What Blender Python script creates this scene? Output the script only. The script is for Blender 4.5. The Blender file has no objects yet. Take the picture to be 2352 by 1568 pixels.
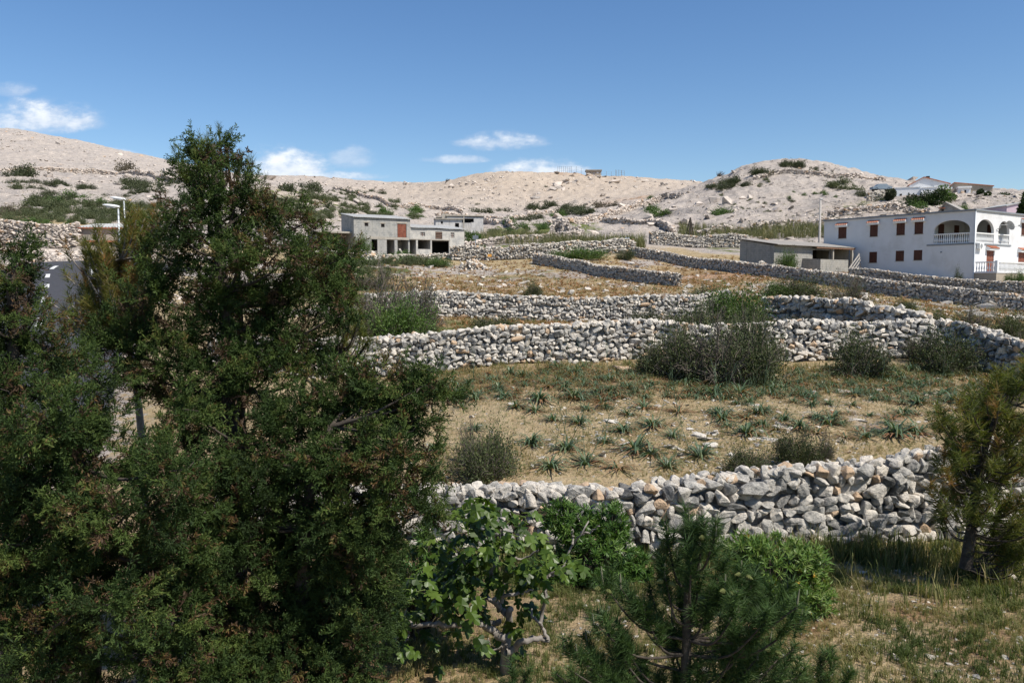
import bpy, bmesh, math, random
import numpy as np
from mathutils import Vector, Matrix

# ------------------------------------------------------------------ camera, sky, sun
sc = bpy.context.scene
COL = sc.collection
CAMZ, FPX, HORIZ = 4.3, 1850.0, 655.0
PITCH = math.atan((784 - HORIZ) / FPX)
cam_d = bpy.data.cameras.new("camera")
cam_d.sensor_width = 36.0
cam_d.lens = FPX / 2352 * 36.0
cam_d.clip_end = 8000
cam_d.clip_start = 0.1
cam = bpy.data.objects.new("camera", cam_d)
cam.location = (0, 0, CAMZ)
cam.rotation_euler = (math.radians(90) - PITCH, 0, 0)
COL.objects.link(cam)
sc.camera = cam

SUN_EL = math.radians(53)
SUN_H = Vector((0.80, -0.60, 0)).normalized()
SUN_DIR = Vector((SUN_H.x * math.cos(SUN_EL), SUN_H.y * math.cos(SUN_EL), math.sin(SUN_EL)))
sl = bpy.data.lights.new("sun", 'SUN')
sl.energy = 4.7
sl.angle = math.radians(0.5)
sl.color = (1.0, 0.94, 0.84)
so = bpy.data.objects.new("sun", sl)
so.rotation_euler = SUN_DIR.to_track_quat('Z', 'Y').to_euler()
COL.objects.link(so)

sc.view_settings.view_transform = 'Standard'
sc.view_settings.look = 'None'
sc.view_settings.exposure = 0.48
sc.view_settings.gamma = 1.0
sc.render.film_transparent = False
try:
    sc.cycles.max_bounces = 6
    sc.cycles.diffuse_bounces = 3
    sc.cycles.glossy_bounces = 2
    sc.cycles.transmission_bounces = 3
    sc.cycles.transparent_max_bounces = 4
    sc.cycles.use_denoising = True
except Exception:
    pass


class NG:
    """short node-graph writer"""
    def __init__(self, nt):
        self.nt = nt

    def n(self, t, **kw):
        nd = self.nt.nodes.new(t)
        for k, v in kw.items():
            setattr(nd, k, v)
        return nd

    def put(self, sock, v):
        if isinstance(v, bpy.types.NodeSocket):
            self.nt.links.new(v, sock)
        else:
            sock.default_value = v

    def math(self, op, a, b=0.0, c=None, clamp=False):
        nd = self.n('ShaderNodeMath', operation=op, use_clamp=clamp)
        self.put(nd.inputs[0], a)
        self.put(nd.inputs[1], b)
        if c is not None:
            self.put(nd.inputs[2], c)
        return nd.outputs[0]

    def mix(self, f, a, b, blend='MIX'):
        nd = self.n('ShaderNodeMix', data_type='RGBA', blend_type=blend)
        self.put(nd.inputs[0], f)
        self.put(nd.inputs[6], a if isinstance(a, bpy.types.NodeSocket) else (*a, 1) if len(a) == 3 else a)
        self.put(nd.inputs[7], b if isinstance(b, bpy.types.NodeSocket) else (*b, 1) if len(b) == 3 else b)
        return nd.outputs[2]

    def ramp(self, f, stops, interp='LINEAR'):
        nd = self.n('ShaderNodeValToRGB')
        cr = nd.color_ramp
        cr.interpolation = interp
        while len(cr.elements) < len(stops):
            cr.elements.new(0.5)
        for e, (p, c) in zip(cr.elements, stops):
            e.position = p
            e.color = (*c, 1) if not isinstance(c, float) else (c, c, c, 1)
        self.put(nd.inputs[0], f)
        return nd.outputs[0]

    def ss(self, v, a, b):
        nd = self.n('ShaderNodeMapRange', interpolation_type='SMOOTHSTEP')
        self.put(nd.inputs[0], v)
        nd.inputs[1].default_value = a
        nd.inputs[2].default_value = b
        return nd.outputs[0]

    def noise(self, vec, scale, detail=4.0, rough=0.55, col=False):
        nd = self.n('ShaderNodeTexNoise')
        if vec is not None:
            self.put(nd.inputs['Vector'], vec)
        nd.inputs['Scale'].default_value = scale
        nd.inputs['Detail'].default_value = detail
        nd.inputs['Roughness'].default_value = rough
        return nd.outputs[1 if col else 0]


def px_uz(px, py):
    """pixel of the photograph -> slopes (x/y, (z-camz)/y) of its ray"""
    cx = (px - 1176) / FPX
    cy = (784 - py) / FPX
    dy = math.cos(PITCH) + cy * math.sin(PITCH)
    dz = -math.sin(PITCH) + cy * math.cos(PITCH)
    return cx / dy, dz / dy


def P(px, py, Y):
    u, t = px_uz(px, py)
    return Vector((u * Y, Y, CAMZ + t * Y))


# world: Nishita sky and a few cumulus clouds low over the hills, given by direction
w = bpy.data.worlds.new("World")
sc.world = w
w.use_nodes = True
nt = w.node_tree
nt.nodes.clear()
g = NG(nt)
out = g.n('ShaderNodeOutputWorld')
bg = g.n('ShaderNodeBackground')
bg.inputs[1].default_value = 0.09
sky = g.n('ShaderNodeTexSky', sky_type='NISHITA')
sky.sun_disc = False
sky.sun_elevation = SUN_EL
sky.sun_rotation = math.atan2(SUN_H.x, SUN_H.y)
sky.altitude = 50
sky.air_density = 1.0
sky.dust_density = 0.3
sky.ozone_density = 2.5
tc = g.n('ShaderNodeTexCoord')
sep = g.n('ShaderNodeSeparateXYZ')
nt.links.new(tc.outputs['Generated'], sep.inputs[0])
ysafe = g.math('MAXIMUM', sep.outputs[1], 0.02)
U = g.math('DIVIDE', sep.outputs[0], ysafe)
T = g.math('DIVIDE', sep.outputs[2], ysafe)
cmb = g.n('ShaderNodeCombineXYZ')
nt.links.new(U, cmb.inputs[0])
nt.links.new(g.math('MULTIPLY', T, 1.9), cmb.inputs[1])
cn = g.noise(cmb.outputs[0], 17.0, 9.0, 0.6)
cn2 = g.noise(cmb.outputs[0], 46.0, 6.0, 0.6)
cnn = g.math('ADD', g.math('MULTIPLY', cn, 0.75), g.math('MULTIPLY', cn2, 0.25))
CLOUDS = [(60, 285, 165, 62, 0.95), (15, 212, 70, 28, 0.5), (240, 362, 120, 22, 0.8), (655, 402, 120, 66, 1.05), (770, 408, 130, 18, 0.9),
          (805, 372, 62, 40, 0.45), (1150, 332, 100, 32, 0.85), (1045, 370, 80, 16, 0.65), (1245, 402, 125, 40, 0.95)]
dens = None
hsum = None
for (cx, cy, hw, hh, am) in CLOUDS:
    u0, t0 = px_uz(cx, cy)
    a, b = hw / FPX * 1.02, hh / FPX
    du = g.math('DIVIDE', g.math('SUBTRACT', U, u0), a)
    dt = g.math('DIVIDE', g.math('SUBTRACT', T, t0), b)
    below = g.math('MAXIMUM', g.math('MULTIPLY', dt, -1.0), 0.0)
    r2 = g.math('ADD', g.math('MULTIPLY', du, du), g.math('ADD', g.math('MULTIPLY', dt, dt), g.math('MULTIPLY', below, 1.4)))
    m = g.math('SUBTRACT', 1.0, r2)
    d = g.math('ADD', m, g.math('MULTIPLY', g.math('SUBTRACT', cnn, 0.54), 4.0))
    d = g.math('MULTIPLY', g.ss(d, -0.35, 0.95), am, clamp=True)
    d = g.math('MULTIPLY', d, g.ss(m, -0.6, 0.3))
    hgt = g.math('MULTIPLY', g.math('ADD', g.math('MULTIPLY', dt, 0.5), 0.5, clamp=True), d)
    dens = d if dens is None else g.math('MAXIMUM', dens, d)
    hsum = hgt if hsum is None else g.math('MAXIMUM', hsum, hgt)
shade = g.math('ADD', hsum, g.math('MULTIPLY', g.math('SUBTRACT', cn2, 0.5), 1.3))
ccol = g.ramp(shade, [(0.12, (5.4, 6.1, 7.3)), (0.85, (8.6, 8.8, 9.0))])
sat = g.n('ShaderNodeHueSaturation')
sat.inputs['Saturation'].default_value = 1.20
sat.inputs['Hue'].default_value = 0.504
sat.inputs['Value'].default_value = 1.06
nt.links.new(sky.outputs[0], sat.inputs['Color'])
skc = g.mix(g.math('MULTIPLY', dens, 0.88), sat.outputs[0], ccol)
nt.links.new(skc, bg.inputs[0])
nt.links.new(bg.outputs[0], out.inputs[0])

rng = np.random.default_rng(7)
random.seed(7)


# ------------------------------------------------------------------ tagging and mesh helpers
def tag(o, label=None, cat=None, group=None, kind=None):
    if label: o['label'] = label
    if cat: o['category'] = cat
    if group: o['group'] = group
    if kind: o['kind'] = kind
    return o


def empty(name, loc=(0, 0, 0), rz=0.0, label=None, cat=None, group=None):
    o = bpy.data.objects.new(name, None)
    o.empty_display_size = 0.3
    o.location = loc
    o.rotation_euler = (0, 0, rz)
    COL.objects.link(o)
    return tag(o, label, cat, group)


def link(name, me, mat=None, parent=None):
    o = bpy.data.objects.new(name, me)
    if mat is not None and not me.materials:
        me.materials.append(mat)
    COL.objects.link(o)
    if parent is not None:
        o.parent = parent
    return o


class Geo:
    """collects vertices, triangles, quads and per-vertex attributes with numpy, then makes one mesh"""
    def __init__(self):
        self.V, self.F3, self.F4, self.T, self.n = [], [], [], [], 0

    def add(self, V, F, tone=0.5):
        V = np.asarray(V, dtype=np.float64).reshape(-1, 3)
        F = np.asarray(F, dtype=np.int64)
        if len(V) == 0 or len(F) == 0:
            return self
        (self.F3 if F.shape[1] == 3 else self.F4).append(F + self.n)
        self.V.append(V)
        tt = np.empty(len(V)); tt[:] = tone
        self.T.append(tt)
        self.n += len(V)
        return self

    def mesh(self, name, smooth=False, attrs=None):
        me = bpy.data.meshes.new(name)
        V = np.concatenate(self.V)
        me.vertices.add(len(V))
        me.vertices.foreach_set('co', V.astype(np.float32).ravel())
        loops, starts, k = [], [], 0
        for F, q in ((self.F3, 3), (self.F4, 4)):
            if F:
                A = np.concatenate(F)
                loops.append(A.ravel())
                starts.append(k + np.arange(len(A)) * q)
                k += A.size
        L = np.concatenate(loops); S = np.concatenate(starts)
        me.loops.add(len(L))
        me.loops.foreach_set('vertex_index', L.astype(np.int32))
        me.polygons.add(len(S))
        me.polygons.foreach_set('loop_start', S.astype(np.int32))
        me.polygons.foreach_set('use_smooth', np.full(len(S), smooth, dtype=bool))
        at = me.attributes.new('tone', 'FLOAT', 'POINT')
        at.data.foreach_set('value', np.concatenate(self.T).astype(np.float32))
        if attrs:
            for nme, arr in attrs.items():
                at = me.attributes.new(nme, 'FLOAT', 'POINT')
                at.data.foreach_set('value', np.asarray(arr, dtype=np.float32))
        me.update(calc_edges=True)
        return me

    def obj(self, name, mat, parent=None, smooth=False, attrs=None):
        return link(name, self.mesh(name, smooth, attrs), mat, parent)


def norm(a):
    return a / np.maximum(np.linalg.norm(a, axis=-1, keepdims=True), 1e-9)


def frames(dirs, roll=None):
    """rotation matrices whose third column is dirs"""
    d = norm(np.asarray(dirs, dtype=float))
    n = len(d)
    r = rng.normal(size=(n, 3)) if roll is None else np.broadcast_to(np.asarray(roll, float), (n, 3))
    x = norm(np.cross(r, d) + 1e-6)
    y = np.cross(d, x)
    return np.stack([x, y, d], axis=2)


def scatter(geo, tmpls, pos, R, scale, tone):
    """copy templates (V, F, T) into geo at pos with rotations R, scale (n,) or (n,3) and a tone for each copy"""
    pos = np.asarray(pos, float); n = len(pos)
    if n == 0:
        return
    scale = np.asarray(scale, float)
    if scale.ndim == 0: scale = np.full(n, float(scale))
    if scale.ndim == 1: scale = np.repeat(scale[:, None], 3, axis=1)
    tone = np.broadcast_to(np.asarray(tone, float), (n,))
    pick = rng.integers(0, len(tmpls), n)
    for k, (V, F, Tt) in enumerate(tmpls):
        idx = np.nonzero(pick == k)[0]
        if len(idx) == 0: continue
        V = np.asarray(V); F = np.asarray(F)
        VV = V[None] * scale[idx][:, None, :]
        VV = np.einsum('nij,nvj->nvi', R[idx], VV) + pos[idx][:, None, :]
        FF = F[None] + (np.arange(len(idx)) * len(V))[:, None, None]
        geo.add(VV.reshape(-1, 3), FF.reshape(-1, F.shape[1]), (tone[idx][:, None] + np.asarray(Tt)[None]).ravel())


def tube(geo, pts, rad, sides=6, tone=0.5, cap=True):
    pts = np.asarray([tuple(p) for p in pts], float)
    rad = np.broadcast_to(np.asarray(rad, float), (len(pts),))
    tan = norm(np.gradient(pts, axis=0))
    ref = np.array([0.3, 0.2, 0.93]) if abs(tan[0][2]) < 0.8 else np.array([1.0, 0.1, 0.0])
    V = []
    a = np.arange(sides) / sides * 2 * np.pi
    x = norm(np.cross(ref, tan[0]))
    for i in range(len(pts)):
        x = norm(x - tan[i] * np.dot(x, tan[i]))
        y = np.cross(tan[i], x)
        V.append(pts[i] + rad[i] * (np.cos(a)[:, None] * x + np.sin(a)[:, None] * y))
    n = len(pts)
    V = np.concatenate(V + [pts[-1:]])
    F = []
    for i in range(n - 1):
        for j in range(sides):
            k = (j + 1) % sides
            F.append((i * sides + j, i * sides + k, (i + 1) * sides + k, (i + 1) * sides + j))
    geo.add(V, np.array(F), tone)
    if cap:
        b = geo.n - len(V)
        geo.F3.append(np.array([((n - 1) * sides + j, (n - 1) * sides + (j + 1) % sides, n * sides) for j in range(sides)]) + b)


def curve(pts, n):
    """smooth resample of a polyline (Catmull-Rom)"""
    p = np.asarray([tuple(q) for q in pts], float)
    if len(p) < 3:
        return p[0] + (p[-1] - p[0]) * np.linspace(0, 1, n)[:, None]
    q = np.concatenate([[2 * p[0] - p[1]], p, [2 * p[-1] - p[-2]]])
    t = np.linspace(0, len(p) - 1 - 1e-6, n)
    i = t.astype(int); f = (t - i)[:, None]
    a, b, c, d = q[i], q[i + 1], q[i + 2], q[i + 3]
    return 0.5 * (2 * b + (c - a) * f + (2 * a - 5 * b + 4 * c - d) * f ** 2 + (3 * b - a - 3 * c + d) * f ** 3)


BOX_F = np.array([(0, 3, 2, 1), (4, 5, 6, 7), (0, 1, 5, 4), (1, 2, 6, 5), (2, 3, 7, 6), (3, 0, 4, 7)])


def box(geo, x0, x1, y0, y1, z0, z1, tone=0.5, skew=None):
    V = np.array([(x0, y0, z0), (x1, y0, z0), (x1, y1, z0), (x0, y1, z0), (x0, y0, z1), (x1, y0, z1), (x1, y1, z1), (x0, y1, z1)], float)
    if skew is not None:
        V[:, 2] += skew(V)
    geo.add(V, BOX_F, tone)


def bar(geo, a, b, w, h=None, tone=0.5):
    """square bar between two points"""
    a, b = Vector(a), Vector(b)
    h = w if h is None else h
    d = (b - a).normalized()
    x = d.cross(Vector((0, 0, 1)))
    x = x.normalized() if x.length > 1e-3 else Vector((1, 0, 0))
    y = x.cross(d)
    V = [p + x * (sx * w / 2) + y * (sy * h / 2) for p in (a, b) for sx, sy in ((-1, -1), (1, -1), (1, 1), (-1, 1))]
    geo.add(np.array([tuple(v) for v in V]), BOX_F, tone)


# ------------------------------------------------------------------ noise
def vnoise(x, y, seed=0):
    xi = np.floor(x).astype(np.int64); yi = np.floor(y).astype(np.int64)
    fx = x - xi; fy = y - yi
    fx = fx * fx * (3 - 2 * fx); fy = fy * fy * (3 - 2 * fy)

    def h(a, b):
        k = (a * 374761393 + b * 668265263 + seed * 974634777) & 0xFFFFFFFF
        k = ((k ^ (k >> 13)) * 1274126177) & 0xFFFFFFFF
        return ((k ^ (k >> 16)) & 0xFFFF) / 65535.0
    return (h(xi, yi) * (1 - fx) + h(xi + 1, yi) * fx) * (1 - fy) + (h(xi, yi + 1) * (1 - fx) + h(xi + 1, yi + 1) * fx) * fy


def fbm(x, y, oct=4, seed=0):
    s, a, t = 0, 0.5, 0
    for o in range(oct):
        s = s + a * vnoise(x * 2 ** o, y * 2 ** o, seed + o); t += a; a *= 0.55
    return s / t


def sstep(a, b, x):
    t = np.clip((x - a) / (b - a), 0, 1)
    return t * t * (3 - 2 * t)


# ------------------------------------------------------------------ terrain: a height field through surveyed points
CTRL = []


def row(Y, pts):
    for px, py in pts:
        u, t = px_uz(px, py)
        CTRL.append((u, math.log(Y), CAMZ + t * Y))


for Y in (1.2, 3.0, 6.0, 10.0):
    for u in (-1.3, -0.7, -0.25, 0.25, 0.7, 1.3):
        CTRL.append((u, math.log(Y), 0.0))
row(13.8, [(-800, 1238), (-200, 1238), (400, 1240), (990, 1243), (1480, 1255), (1900, 1240), (2352, 1245), (3000, 1245)])
row(17, [(200, 1085), (1100, 1083), (1700, 1083), (2352, 1095)])
row(28, [(-700, 830), (300, 840), (760, 862), (1000, 850), (1200, 838), (1480, 828), (1800, 825), (2050, 820), (2250, 825), (2352, 835), (3000, 850)])
row(36, [(90, 765), (-200, 770)])
row(44, [(-700, 700), (110, 692), (600, 735), (1000, 727), (1200, 735), (1400, 738), (1560, 735), (1750, 718), (1900, 708), (2100, 718), (2352, 742), (3000, 770)])
row(51, [(108, 660), (0, 662)])
row(58, [(110, 632), (0, 634)])
row(60, [(-600, 630), (600, 668), (1000, 668), (1200, 668), (1500, 672), (1700, 662), (1900, 668), (2100, 683), (2352, 690), (3000, 720)])
row(65, [(110, 608), (0, 606), (300, 612)])
row(72, [(60, 590), (300, 596), (-300, 585)])
row(78, [(0, 572), (150, 574)])
row(82, [(-500, 520), (0, 534), (200, 545), (500, 600), (800, 612), (1000, 626), (1240, 620), (1400, 618), (1550, 625), (1700, 618), (1900, 628), (2100, 638), (2352, 642), (3000, 650)])
row(100, [(0, 510), (200, 515), (500, 560), (787, 586), (1000, 592), (1100, 590), (1230, 578), (1450, 568), (1700, 575), (1900, 598), (2200, 600), (2352, 610), (3000, 600)])
row(115, [(900, 575), (1250, 562), (1450, 556), (1600, 562)])
row(150, [(-600, 440), (0, 450), (300, 452), (600, 470), (787, 505), (1000, 530), (1200, 535), (1350, 535), (1500, 528), (1700, 510), (1850, 498), (2000, 480), (2200, 465), (2352, 462), (3000, 460)])
row(200, [(0, 420), (300, 432), (640, 440), (800, 470), (1000, 498), (1200, 508), (1400, 492), (1600, 462), (1750, 430), (1900, 425), (2080, 432), (2200, 436), (2352, 446), (3000, 450)])
row(235, [(1560, 445), (1640, 415), (1700, 384), (1760, 374), (1890, 374), (1990, 398), (2080, 418), (2200, 440), (2352, 455)])
row(270, [(-600, 380), (0, 388), (300, 404), (420, 412), (640, 420), (800, 446), (1000, 482), (1200, 490), (1400, 472), (1530, 446), (1700, 405), (1800, 400), (1900, 405), (2080, 450), (2352, 470), (3000, 475)])
row(330, [(800, 440), (900, 455), (1000, 450), (1100, 442), (1300, 440), (1450, 440), (1580, 440), (1800, 440), (2100, 470)])
row(360, [(-600, 350), (0, 372), (200, 381), (430, 400), (640, 418)])
row(400, [(900, 430), (1000, 424), (1060, 412), (1100, 402), (1150, 396), (1300, 400), (1440, 408), (1520, 414), (1600, 420), (1700, 440)])
row(450, [(-600, 320), (0, 336), (200, 352), (430, 386), (620, 408), (700, 404), (770, 412), (860, 418), (920, 421), (1010, 422), (1200, 430), (1500, 440), (2000, 470), (2352, 480)])
row(560, [(-600, 270), (-150, 285), (0, 297), (40, 297), (100, 310), (200, 330), (300, 352), (430, 378), (500, 398), (640, 425), (900, 440), (1300, 455), (2000, 490), (2352, 490), (3000, 500)])
row(900, [(-600, 380), (0, 400), (500, 470), (1200, 520), (2352, 540), (3000, 540)])
row(2000, [(-600, 560), (300, 580), (1200, 590), (2352, 590), (3000, 590)])
row(5500, [(-600, 640), (300, 640), (1200, 640), (2352, 640), (3000, 640)])

_c = np.array(CTRL)
_KU, _KS = 3.2, 1.6


def _phi(r2):
    return r2 * np.log(r2 + 1e-9) * 0.5


_A = _c[:, 0] * _KU
_B = _c[:, 1] * _KS
_W = _c[:, 2] / (np.exp(_c[:, 1]) + 20)
_n = len(_c)
_M = np.zeros((_n + 3, _n + 3))
_M[:_n, :_n] = _phi((_A[:, None] - _A[None]) ** 2 + (_B[:, None] - _B[None]) ** 2) + np.eye(_n) * 2e-3
_M[:_n, _n] = 1; _M[:_n, _n + 1] = _A; _M[:_n, _n + 2] = _B
_M[_n:, :_n] = _M[:_n, _n:].T
_sol = np.linalg.solve(_M, np.concatenate([_W, [0, 0, 0]]))

ROAD = [(-150, 1010, 17.5), (-20, 905, 23), (55, 825, 29), (85, 765, 36), (103, 692, 44), (108, 660, 51), (112, 634, 58), (135, 616, 63), (190, 612, 65.5), (300, 616, 66.5), (430, 622, 67)]
_road = curve([(px_uz(a, b)[0] * Y, Y, 0) for a, b, Y in ROAD], 160)[:, :2]


def road_dist(x, y):
    d = np.full(np.shape(x), 1e9)
    for q in _road[::2]:
        d = np.minimum(d, np.hypot(x - q[0], y - q[1]))
    return d


_ga = np.linspace(-1.62 * _KU, 1.62 * _KU, 560)
_gb = np.linspace(math.log(1.0) * _KS, math.log(7000) * _KS, 860)
_gt = np.empty((860, 560))
for _i in range(860):
    _ph = _phi((_ga[:, None] - _A[None]) ** 2 + (_gb[_i] - _B[None]) ** 2)
    _gt[_i] = _ph @ _sol[:_n] + _sol[_n] + _ga * _sol[_n + 1] + _gb[_i] * _sol[_n + 2]


def _look(a, b):
    fa = (a - _ga[0]) / (_ga[1] - _ga[0]); fb = (b - _gb[0]) / (_gb[1] - _gb[0])
    i = np.clip(fb.astype(int), 0, 858); j = np.clip(fa.astype(int), 0, 558)
    fa = fa - j; fb = fb - i
    return (_gt[i, j] * (1 - fa) + _gt[i, j + 1] * fa) * (1 - fb) + (_gt[i + 1, j] * (1 - fa) + _gt[i + 1, j + 1] * fa) * fb


def G(x, y, rough=True):
    """ground height"""
    x = np.asarray(x, float); y = np.asarray(y, float)
    shp = np.broadcast(x, y).shape
    x = np.broadcast_to(x, shp).ravel(); y = np.broadcast_to(y, shp).ravel()
    Y = np.maximum(y, 1.2)
    a = np.clip(x / Y, -1.6, 1.6) * _KU; s = np.log(Y); b = s * _KS
    z = _look(a, b) * (Y + 20)
    near = 1 - sstep(10, 13, Y)
    z = z * (1 - near)
    if rough:
        hill = sstep(100, 150, Y)
        left = sstep(95, 150, Y) * 1.0
        nz = (fbm(x / 22, y / 22, 3, 11) - .5) * 2.2 * hill
        rd = 1 - np.abs(fbm(x / 7.0, y / 9.0, 4, 23) * 2 - 1)
        nz += (rd - .7) * 1.5 * left
        nz += (fbm(x / 2.2, y / 2.6, 3, 31) - .5) * 0.9 * hill
        # limestone ledges along the slope
        led = np.abs(((z + fbm(x / 30, y / 30, 3, 5) * 9) / 2.6) % 1.0 - .5) * 2
        nz += (sstep(.25, .6, led) - .5) * 0.8 * hill * fbm(x / 40, y / 40, 2, 77)
        nz += (fbm(x / 4, y / 4, 3, 3) - .5) * 0.28 * (1 - hill) * sstep(14, 18, Y)
        nz += (fbm(x / 0.7, y / 0.7, 2, 9) - .5) * 0.06 * (1 - hill)
        m = (Y > 12) & (Y < 75) & (x < 0)
        if m.any():
            rdm = np.ones(len(x))
            rdm[m] = sstep(4.0, 8.0, road_dist(x[m], y[m]))
            nz *= rdm
        z = z + nz
    return z.reshape(shp)


def g1(x, y):
    return float(G(np.array([x]), np.array([y]))[0])


_HS = np.exp(np.linspace(math.log(7.0), math.log(620), 420))


def hit(px, py):
    """points where the rays of photo pixels first meet the ground, nan rows where they miss"""
    px = np.atleast_1d(np.asarray(px, float)); py = np.atleast_1d(np.asarray(py, float))
    cx = (px - 1176) / FPX; cy = (784 - py) / FPX
    dy = math.cos(PITCH) + cy * math.sin(PITCH)
    u = cx / dy; t = (-math.sin(PITCH) + cy * math.cos(PITCH)) / dy
    X = u[:, None] * _HS[None]; Z = CAMZ + t[:, None] * _HS[None]
    gz = G(X, np.broadcast_to(_HS[None], X.shape), False)
    below = Z < gz
    ok = below.any(axis=1)
    k = np.argmax(below, axis=1)
    k0 = np.maximum(k - 1, 0)
    ii = np.arange(len(px))
    d0 = (Z - gz)[ii, k0]; d1 = (Z - gz)[ii, k]
    f = np.where(k > 0, d0 / np.maximum(d0 - d1, 1e-6), 0)
    Y = _HS[k0] + (_HS[k] - _HS[k0]) * f
    x = u * Y
    z = G(x, Y)
    r = np.stack([x, Y, z], axis=1)
    r[~ok] = np.nan
    return r
# ------------------------------------------------------------------ materials
def mat(name, rough=0.85, spec=0.3):
    m = bpy.data.materials.new(name)
    m.use_nodes = True
    n = m.node_tree
    b = n.nodes['Principled BSDF']
    b.inputs['Roughness'].default_value = rough
    b.inputs['Specular IOR Level'].default_value = spec
    return m, NG(n), b


def attr(g, name):
    a = g.n('ShaderNodeAttribute', attribute_name=name)
    return a.outputs['Fac']


def coords(g):
    return g.n('ShaderNodeTexCoord').outputs['Object']


def bump(g, b, h, strength=0.5, dist=0.05):
    nd = g.n('ShaderNodeBump')
    nd.inputs['Strength'].default_value = strength
    nd.inputs['Distance'].default_value = dist
    g.put(nd.inputs['Height'], h)
    g.put(b.inputs['Normal'], nd.outputs[0])


def plain(name, col, rough=0.8, var=0.18, scale=3.0, spec=0.3, metal=0.0, bmp=0.0, dirt=None, dirt_amt=0.0):
    m, g, b = mat(name, rough, spec)
    c = coords(g)
    nz = g.noise(c, scale, 6, 0.6)
    lo = tuple(x * (1 - var) for x in col); hi = tuple(min(x * (1 + var), 0.9) for x in col)
    r = g.ramp(nz, [(0.3, lo), (0.7, hi)])
    if dirt:
        n2 = g.noise(c, scale * 0.35, 8, 0.68)
        r = g.mix(g.math('MULTIPLY', g.ss(n2, 0.5, 0.68), dirt_amt), r, dirt)
    g.put(b.inputs['Base Color'], r)
    b.inputs['Metallic'].default_value = metal
    if bmp:
        bump(g, b, nz, bmp, 0.02)
    return m


def leafmat(name, stops, rough=0.55, trans=0.25, spec=0.35, nscale=1.5, namp=0.25):
    """foliage: colour from the tone carried by each leaf plus a soft noise"""
    m, g, b = mat(name, rough, spec)
    t = attr(g, 'tone')
    nz = g.noise(coords(g), nscale, 3)
    oi = g.n('ShaderNodeObjectInfo').outputs['Random']
    f = g.math('ADD', t, g.math('ADD', g.math('MULTIPLY', g.math('SUBTRACT', nz, 0.5), namp), g.math('MULTIPLY', g.math('SUBTRACT', oi, 0.5), 0.12)))
    c = g.ramp(f, stops)
    g.put(b.inputs['Base Color'], c)
    if trans > 0:
        tr = g.n('ShaderNodeBsdfTranslucent')
        g.put(tr.inputs[0], g.mix(1.0, c, (1.35, 1.45, 0.6), 'MULTIPLY'))
        mx = g.n('ShaderNodeMixShader')
        mx.inputs[0].default_value = trans
        nt = g.nt
        nt.links.new(b.outputs[0], mx.inputs[1]); nt.links.new(tr.outputs[0], mx.inputs[2])
        nt.links.new(mx.outputs[0], nt.nodes['Material Output'].inputs[0])
    return m


def stonemat(name, stops, nscale=9.0, warm=(0.42, 0.27, 0.15)):
    """dry stone: pale limestone with grey weathering, each stone with its own tone"""
    m, g, b = mat(name, 0.9, 0.2)
    c = coords(g)
    t = attr(g, 'tone')
    n1 = g.noise(c, nscale, 8, 0.65)
    n2 = g.noise(c, nscale * 0.28, 4, 0.6)
    f = g.math('ADD', t, g.math('ADD', g.math('MULTIPLY', g.math('SUBTRACT', n1, 0.5), 1.15), g.math('MULTIPLY', g.math('SUBTRACT', n2, 0.5), 0.5)))
    col = g.ramp(f, stops)
    n3 = g.noise(c, nscale * 3.2, 5, 0.7)
    col = g.mix(g.ss(n3, 0.58, 0.72), col, g.mix(1.0, col, (0.42, 0.42, 0.43), 'MULTIPLY'))
    wm = g.ss(t, 0.93, 0.97)
    col = g.mix(g.math('MULTIPLY', wm, 0.75), col, warm)
    g.put(b.inputs['Base Color'], col)
    bump(g, b, g.math('ADD', n1, g.math('MULTIPLY', n3, 0.5)), 1.0, 0.06)
    return m


LIME = [(0.0, (0.10, 0.098, 0.094)), (0.2, (0.22, 0.213, 0.20)), (0.40, (0.40, 0.38, 0.345)), (0.62, (0.57, 0.525, 0.46)), (0.95, (0.65, 0.58, 0.49))]
LIMEF = [(0.0, (0.14, 0.13, 0.12)), (0.3, (0.30, 0.278, 0.25)), (0.55, (0.48, 0.44, 0.385)), (0.9, (0.60, 0.54, 0.46))]
M = {}
M['stone'] = stonemat('dry_limestone', LIME)
M['stone_far'] = stonemat('pale_limestone', LIMEF, 5.0)
M['stone_pink'] = stonemat('pinkish_limestone', [(0.05, (0.19, 0.17, 0.155)), (0.35, (0.38, 0.335, 0.295)), (0.8, (0.56, 0.485, 0.42))], 3.0)
M['road'] = plain('asphalt', (0.047, 0.047, 0.052), 0.9, 0.25, 6.0, bmp=0.2)
M['paint'] = plain('road_paint', (0.62, 0.62, 0.60), 0.7, 0.12, 8.0)
M['bark'] = plain('bark', (0.055, 0.045, 0.036), 0.95, 0.45, 14.0, bmp=0.8)
M['bark_grey'] = plain('grey_bark', (0.20, 0.18, 0.16), 0.9, 0.35, 16.0, bmp=0.5)
M['twig'] = plain('dead_twigs', (0.125, 0.105, 0.085), 0.95, 0.35, 5.0)
M['cypress'] = leafmat('cypress_leaves', [(0.0, (0.014, 0.025, 0.008)), (0.40, (0.032, 0.058, 0.014)), (0.78, (0.080, 0.114, 0.026)), (0.87, (0.11, 0.095, 0.030)), (0.93, (0.13, 0.072, 0.030)), (1.0, (0.065, 0.042, 0.026))], 0.7, 0.2, 0.2)
M['pine'] = leafmat('pine_needles', [(0.0, (0.022, 0.045, 0.016)), (0.5, (0.050, 0.090, 0.026)), (0.85, (0.095, 0.145, 0.040)), (1.0, (0.15, 0.10, 0.04))], 0.55, 0.2, 0.2)
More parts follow.
